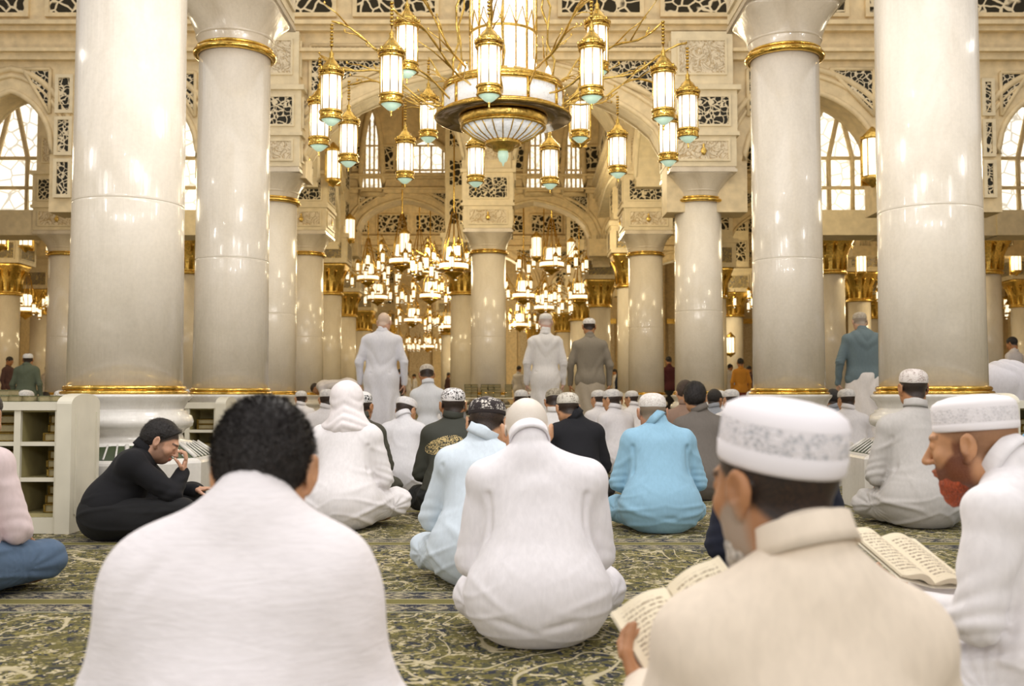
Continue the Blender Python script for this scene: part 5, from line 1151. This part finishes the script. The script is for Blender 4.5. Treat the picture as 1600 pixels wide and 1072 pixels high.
def jacket_mat():
    m, t, N, L, b = new_mat('embroidered_jacket')
    tc = t.nodes.new('ShaderNodeTexCoord'); sp = t.nodes.new('ShaderNodeSeparateXYZ'); lk(t, tc.outputs['Object'], sp.inputs[0])
    nz = node(t, 'ShaderNodeTexNoise', i_Scale=42.0, i_Detail=3.0, i_Distortion=1.6); lk(t, coords(t, (1, 1, 1.2)), nz.inputs['Vector'])
    st = math_n(t, 'LESS_THAN', math_n(t, 'ABSOLUTE', math_n(t, 'SUBTRACT', nz.outputs[0], .5)), .045)
    ex = math_n(t, 'POWER', math_n(t, 'DIVIDE', math_n(t, 'SUBTRACT', sp.outputs[0], -.055), .115), 2.0)
    ez = math_n(t, 'POWER', math_n(t, 'DIVIDE', math_n(t, 'SUBTRACT', math_n(t, 'SUBTRACT', sp.outputs[2], math_n(t, 'MULTIPLY', sp.outputs[0], .25)), .455), .052), 2.0)
    inside = math_n(t, 'MULTIPLY', math_n(t, 'LESS_THAN', math_n(t, 'ADD', ex, ez), 1.0), math_n(t, 'LESS_THAN', sp.outputs[1], .1))
    lk(t, mixc(t, math_n(t, 'MULTIPLY', st, inside), (.030, .032, .022), (.62, .47, .20)), b.inputs['Base Color']); b.inputs['Roughness'].default_value = .75; return m
person('jacket', seat(708, 815), .06, 'man in dark green jacket with gold script on the back, black and white cap', s=1.04, hd=(0, .155, .652), hrot=(12, 8, 0), hair='short', cap='knit', captilt=16, capcol=(.74, .71, .70), cappat=(.06, .055, .05), capscale=60.0, skincol=BROWN,
       topmat=jacket_mat(), bottom=(.012, .013, .014), h=.008, hb=.007, seed=27)
person('lightblue', seat(748, 925), -.05, 'man in pale blue robe and black cap with silver embroidery, beside the white-haired man', s=.98, hd=(.02, .175, .640), hrot=(24, -4, 0), cap='low', captilt=16, capcol=(.030, .022, .022), cappat=(.62, .58, .52), capscale=75.0, skincol=TAN, hs=.95,
       topmat=cloth((.60, .68, .75), .5, .2), h=.007, hb=.006, seed=28, amp=1.1, over=dict(kL=(-.235, .22, .10), eL=(-.205, .12, .25)), creases=[([(-.15, .02, .46), (-.155, .0, .36), (-.16, 0, .27)], .012, .011)])
person('whitecap', onrow(626, 7.7), -.1, 'bowed white-robed man in white cap sitting at the feet of the white-coated standing man', s=.98, hd=(.0, .19, .635), hrot=(30, -25, 0), cap='low', capcol=(.78, .75, .74), cappat=(.6, .6, .6), skincol=TAN, top=(.74, .73, .75), h=.009, hb=.007, seed=29)
person('olive', onrow(556, 7.0), -.1, 'man in dark olive shirt with black and white banded cap sitting beyond the white headscarf', s=1.0, hd=(0, .16, .66), hrot=(10, -10, 0), cap='knit', captilt=12, capcol=(.76, .74, .72), cappat=(.03, .03, .03), capscale=55.0, capz=(.0, .05), skincol=BROWN, top=(.07, .068, .05), h=.009, hb=.007, seed=30)
# the man in black by the bookshelf, in profile, one hand at his mouth
def think(F, P, s):
    hand(F, P['wR'], (.05, .25, 1), (0, -.8, .3), 1, .9, .9); hand(F, P['wL'], (.1, 1, .1), (0, .1, -1), -1, .9, .3)
person('thinker', onrow(172, 5.35), math.radians(-78), 'man in black crouching in profile with a hand at his mouth, leaning by the bookshelf', hd=(.0, .254, .500), hrot=(30, 0, 0), hair='full', hairthick=.007, haircol=(.010, .007, .006), hs=.95, skincol=(.56, .31, .20), beard=.55, beardcol=(.05, .03, .02),
       top=(.010, .010, .012), bottom=(.013, .013, .014), h=.007, hb=.0045, seed=31, over=dict(N=(0, .175, .455), C=(0, .10, .30), B=(0, .03, .20), shz=.385, shy=.135, sh=.125, eR=(.16, .335, .235), wR=(.055, .372, .335), eL=(-.17, .27, .22), wL=(-.08, .42, .235), kL=(-.17, .40, .20), kR=(.17, .38, .15)), hands='none', curls=think, amp=.8)
person('jeans', onrow(-78, 3.75), -.12, 'person in dusty pink shirt and blue jeans cut off by the photo edge', s=1.0, hd=(0, .17, .66), top=(.62, .50, .50), hair='crop', bottom=(.085, .125, .19), topmat=cloth((.62, .51, .51), .5, .3), botmat=cloth((.085, .13, .20), .6, .3), h=.008, hb=.007, seed=32,
       over=dict(kR=(.245, .24, .115), eR=(.20, .12, .24), kL=(-.2, .24, .1)))
person('navy', onrow(1228, 3.25), 0.0, 'man in navy shirt almost hidden ahead of the man in cream and tall cap', s=1.0, hd=(.055, .16, .600), hrot=(10, -20, 0), hair='crop', haircol=(.05, .02, .012), skincol=(.30, .13, .06), top=(.017, .020, .035), h=.009, hb=.006, seed=33, over=dict(kL=(-.215, .2, .11)))
person('edgeblue', onrow(1668, 5.4), 0.1, 'person in blue shirt cut off by the photo edge past the red-bearded man', s=1.02, hd=(0, .17, .66), hair='crop', top=(.20, .40, .58), h=.011, hb=.008, seed=34)
person('brownhair', onrow(1076, 9.3), 0.0, 'brown haired seated man just beyond the dark haired man in grey-brown shirt', s=1.13, hd=(0, .165, .672), hair='full', haircol=(.05, .028, .018), skincol=TAN, top=(.30, .2, .15), h=.011, hb=.008, seed=35)
# standing
person('longcoat', onrow(596, 12.0), .0, 'bald man standing in a long white coat left of the central column', pose='stand', hd=(.02, .045, 1.60), hrot=(22, -8, 0), hs=.98, hair=None, stubble=.55, haircol=(.70, .62, .52), skincol=(.58, .34, .24), hands='hang', top=(.72, .725, .79), h=.010, hb=.008, seed=41, width=1.16, hem=.18, flare=1.12,
       creases=[([(-.17, .1, 1.01), (-.1, -.18, 1.0), (.1, -.18, 1.0), (.17, .1, 1.01)], .008, .012), ([(0, -.2, 1.35), (0, -.2, 1.1)], .004, .01)])
person('kneelwhite', onrow(668, 10.6), .0, 'man in white rising from the floor, beige cap, bent head, near the central column', s=1.0, hd=(-.02, .14, .955), hrot=(30, 10, 0), cap='knit', capcol=(.62, .56, .48), cappat=(.4, .34, .26), skincol=BROWN, hands='none', top=(.70, .72, .76), bottom=(.10, .12, .08), h=.010, hb=.008, seed=42, stubble=1.0,
       over=dict(N=(0, .07, .865), C=(0, .05, .64), B=(0, .02, .40), shz=.735, shy=.05, eL=(-.20, .10, .50), eR=(.20, .10, .50), wL=(-.12, .26, .38), wR=(.12, .26, .38)))
person('standwhite', onrow(852, 12.3), .04, 'man standing in white robe and white cap, next to the standing man in grey', pose='stand', hd=(.01, .05, 1.625), hrot=(22, 5, 0), hs=.96, cap='low', captilt=20, capcol=(.76, .73, .70), cappat=(.68, .66, .62), capscale=60.0, haircol=(.6, .5, .45), skincol=(.58, .36, .28), hands='hang', top=(.74, .72, .71), h=.010, hb=.008, seed=43, width=.98, hem=.16,
       creases=[([(-.17, .1, 1.03), (-.1, -.18, 1.02), (.1, -.18, 1.02), (.17, .1, 1.03)], .006, .012)])
person('standgrey', onrow(922, 13.2), .0, 'man standing in grey-brown robe and white cap between the central and the next column', pose='stand', hd=(-.005, .05, 1.632), hrot=(16, 0, 0), hs=1.0, cap='low', captilt=16, capcol=(.78, .75, .72), cappat=(.5, .48, .45), haircol=DK, skincol=BROWN, hands='hang', top=(.235, .205, .160), bottom=(.40, .345, .27), h=.010, hb=.008, seed=44, width=1.12, hem=.10, flare=1.0)
person('standblue', onrow(1350, 11.9), .0, 'man standing in blue-grey shirt, white wrap and grey cap between two columns', pose='stand', hd=(-.01, .07, 1.600), hrot=(24, 0, 0), hs=1.0, cap='knit', captilt=20, capcol=(.50, .44, .36), cappat=(.34, .28, .2), haircol=(.3, .25, .2), skincol=(.5, .3, .2), hands='hang', topmat=cloth((.14, .19, .21), .7, .3), botmat=cloth((.74, .70, .68), .9, .3), h=.010, hb=.008, seed=45, width=1.24, hem=.20, flare=1.15)
person('green', onrow(41, 15.0), .0, 'man in green shirt and white cap seen over the top of the near bookshelf', pose='stand', s=.80, hd=(.0, .03, 1.262), hrot=(6, 15, 0), hs=.86, cap='low', capcol=(.74, .72, .70), cappat=(.6, .6, .6), hands='hang', skincol=BROWN, top=(.105, .125, .085), bottom=(.13, .14, .12), h=.010, hb=.009, seed=46, width=1.1)
person('maroon', onrow(1046, 26.0), .3, 'person standing in dark maroon between the column behind the man in blue and its neighbour', pose='stand', hd=(.0, .03, 1.615), hair='crop', hands='hang', skincol=BROWN, top=(.075, .018, .022), bottom=(.02, .018, .018), h=.014, hb=.011, seed=47)
person('darkblue', onrow(975, 30.0), .0, 'far person in dark blue top and white skirt at the column past the grey man', pose='stand', hd=(.0, .03, 1.615), hair='crop', hands='hang', skincol=BROWN, top=(.03, .04, .075), bottom=(.65, .66, .72), h=.014, hb=.011, seed=48)
person('orange', onrow(1158, 24.0), .0, 'far person in orange shawl beside the column behind the grey-brown shirt', pose='stand', s=.93, hd=(.0, .03, 1.50), hair='crop', hands='hang', skincol=BROWN, top=(.58, .26, .04), bottom=(.18, .04, .02), h=.014, hb=.011, seed=49)
person('edgewhite', onrow(1586, 17.0), .6, 'far standing person in pale top above the white bowed back at the photo edge', pose='stand', hd=(.0, .03, 1.60), hair='crop', hands='hang', skincol=BROWN, top=(.62, .58, .58), bottom=(.6, .58, .56), h=.013, hb=.010, seed=50)
# bowed at the waist, seen from behind, past the thick column
def bowing(loc, rz, label, col=(.74, .72, .76)):
    t = empty('person', loc, rz); tag(t, label, 'person')
    F = Field(); HR = headrot(95, 0); hd = np.array((0, .62, .86))
    for sx in (-1, 1):
        F.cone((sx * .09, 0, .88), (sx * .09, -.02, .5), .085, .055, .04); F.cone((sx * .09, -.02, .5), (sx * .09, -.03, .08), .055, .035, .03); F.ell((sx * .095, .03, .035), (.042, .115, .035), .03)
        F.cone((sx * .15, .42, .88), (sx * .17, .34, .66), .045, .035, .03); F.cone((sx * .17, .34, .66), (sx * .12, .16, .54), .035, .025, .02); hand(F, (sx * .12, .16, .54), (0, -.6, -1), (0, 1, -.5), sx, .93, .4)
    F.cone((0, .02, .90), (0, .42, .90), .11, .10, .05, (1.15, 1, .8)); F.cone((0, .42, .90), hd - np.array((0, .05, 0)), .06, .055, .04); head(F, hd, HR, .95)
    p, q = F.mesh(.011); ql = (p - hd) @ HR; hm = sst(-.004, .016, ql[:, 2] - .85 * ql[:, 1]) * (np.linalg.norm(ql, axis=1) < .13)
    to_obj('body', p, q, skin(TAN), t, dict(hair=hm, beard=hm * 0, lip=hm * 0))
    U = Field(); U.cone((0, .02, .88), (0, .44, .90), .185, .16, .08, (1.12, 1, .72)); U.ell((0, -.02, .84), (.22, .17, .17), .08); U.cone((0, -.01, .84), (0, -.01, .14), .19, .21, .06, (1, .8, 1)); U.cut((0, 0, 1), .14)
    for sx in (-1, 1): U.cone((sx * .16, .42, .88), (sx * .19, .34, .66), .065, .055, .03); U.cone((sx * .19, .34, .66), (sx * .13, .18, .56), .055, .045, .02)
    p, q = U.mesh(.011); p = relax(p, q, 2); n = vnormals(p, q); w = np.sin(p @ np.array((9, 5, 7.))) + np.sin(p @ np.array((-6, 11, 8.))); p = p + n * (-.012 * (1 - np.abs(np.sin(p[:, 0] * 24 + w * 1.4)) ** 1.4))[:, None]
    to_obj('robe', p, q, cloth(col), t)
bowing(onrow(1572, 8.6), 0.2, 'man in white bowing low at the waist beyond the edge bookshelf')
bowing(onrow(543, 17.5), 1.2, 'distant man in white bowing low beside the standing white-coated man')

# the distant crowd: three figures made once, then copied
protoc = []
for k, (tc_, bc_, sk, nm) in enumerate((((.72, .70, .72), None, TAN, 0), ((.70, .66, .62), None, BROWN, 1), ((.30, .32, .36), None, BROWN, 2))):
    o, _, _ = person('crowd', (0, 0, 0), 0, 'x', s=1.05, hd=(0, .165, .66), hrot=(14, 20 - 20 * k, 0), cap='knit' if k != 2 else None, capcol=(.72, .70, .68), hair='crop' if k == 2 else 'short', skincol=sk, top=tc_, h=.014, hb=.011, seed=60 + k); protoc.append([o, False])
rc_ = random.Random(11)
freerow.__defaults__[1].extend([(onrow(a, b)[0], b) for a, b in ((596, 12.), (668, 10.6), (852, 12.3), (922, 13.2), (1341, 11.9), (1046, 26.), (975, 30.), (1158, 24.), (543, 17.5), (1076, 9.3), (868, 8.3))])
spots = [(288, 10.5, 1), (297, 13, 2), (505, 10, 0), (520, 12.5, 1), (533, 15, 0), (545, 11.2, 0), (690, 13, 0), (707, 16.5, 2), (806, 14.5, 0), (815, 11.0, 1), (826, 17, 0), (945, 11.5, 0), (958, 15, 1), (972, 9.8, 0), (955, 19, 2), (1000, 13, 0), (1112, 10.8, 2), (1135, 12.2, 0), (1150, 9.6, 0), (1168, 14.5, 1), (1122, 17, 0), (1330, 9.2, 0), (1312, 10.6, 2),
         (1385, 15, 0), (80, 12, 0), (96, 16, 0), (20, 11.6, 1), (64, 19, 2), (3, 17, 0), (1560, 12, 0), (1595, 14, 2), (745, 24, 0), (690, 22, 0), (1300, 18, 0), (470, 13.5, 0), (1150, 21, 1), (835, 23, 0), (300, 18, 0), (940, 24, 0), (610, 15, 0), (580, 19, 1)]
desc = ('small white-robed man with white cap,', 'small beige-robed man with cap,', 'small bare-headed man in grey,')
for px, Y, k in sorted(spots, key=lambda q: q[1]):
    base, used = protoc[k]; o = base if not used else copy_tree(base); protoc[k][1] = True
    o.location = freerow(px, Y); o.rotation_euler.z = rc_.uniform(-.6, .6); tag(o, unique('%s %s seated by %s' % (desc[k], 'nearer' if Y < 12.4 else 'farther', where(px))), 'person', ('crowd of seated men in white', 'crowd of seated men in beige', 'crowd of seated men in grey')[k]); 
st0, _, _ = person('crowdstand', (0, 0, 0), 0, 'x', pose='stand', hd=(0, .03, 1.61), hair='crop', hands='hang', skincol=BROWN, top=(.60, .58, .60), h=.018, hb=.014, seed=70)
st1, _, _ = person('crowdstand', (0, 0, 0), 0, 'x', pose='stand', hd=(0, .03, 1.61), hair='crop', hands='hang', skincol=BROWN, top=(.09, .05, .05), bottom=(.05, .05, .06), h=.018, hb=.014, seed=71)
pr = [[st0, False], [st1, False]]
for px, Y, k in ((700, 44, 1), (712, 40, 1), (717, 46, 0), (636, 42, 0), (624, 38, 1), (648, 47, 0), (832, 40, 0), (808, 46, 0), (962, 38, 0), (990, 40, 0), (1140, 32, 0), (1172, 34, 1), (1163, 40, 0), (93, 30, 0), (72, 34, 0), (12, 26, 1), (528, 40, 0), (1562, 24, 1), (1300, 40, 0), (672, 52, 1), (810, 34, 0)):
    base, used = pr[k]; o = base if not used else copy_tree(base); pr[k][1] = True
    o.location = freerow(px, Y); o.rotation_euler.z = rc_.uniform(-2, 2); tag(o, unique('tiny far-off standing figure in %s clothes above %s' % (('pale', 'dark')[k], where(px))), 'person', ('pale standing figures deep in the hall', 'dark standing figures deep in the hall')[k])
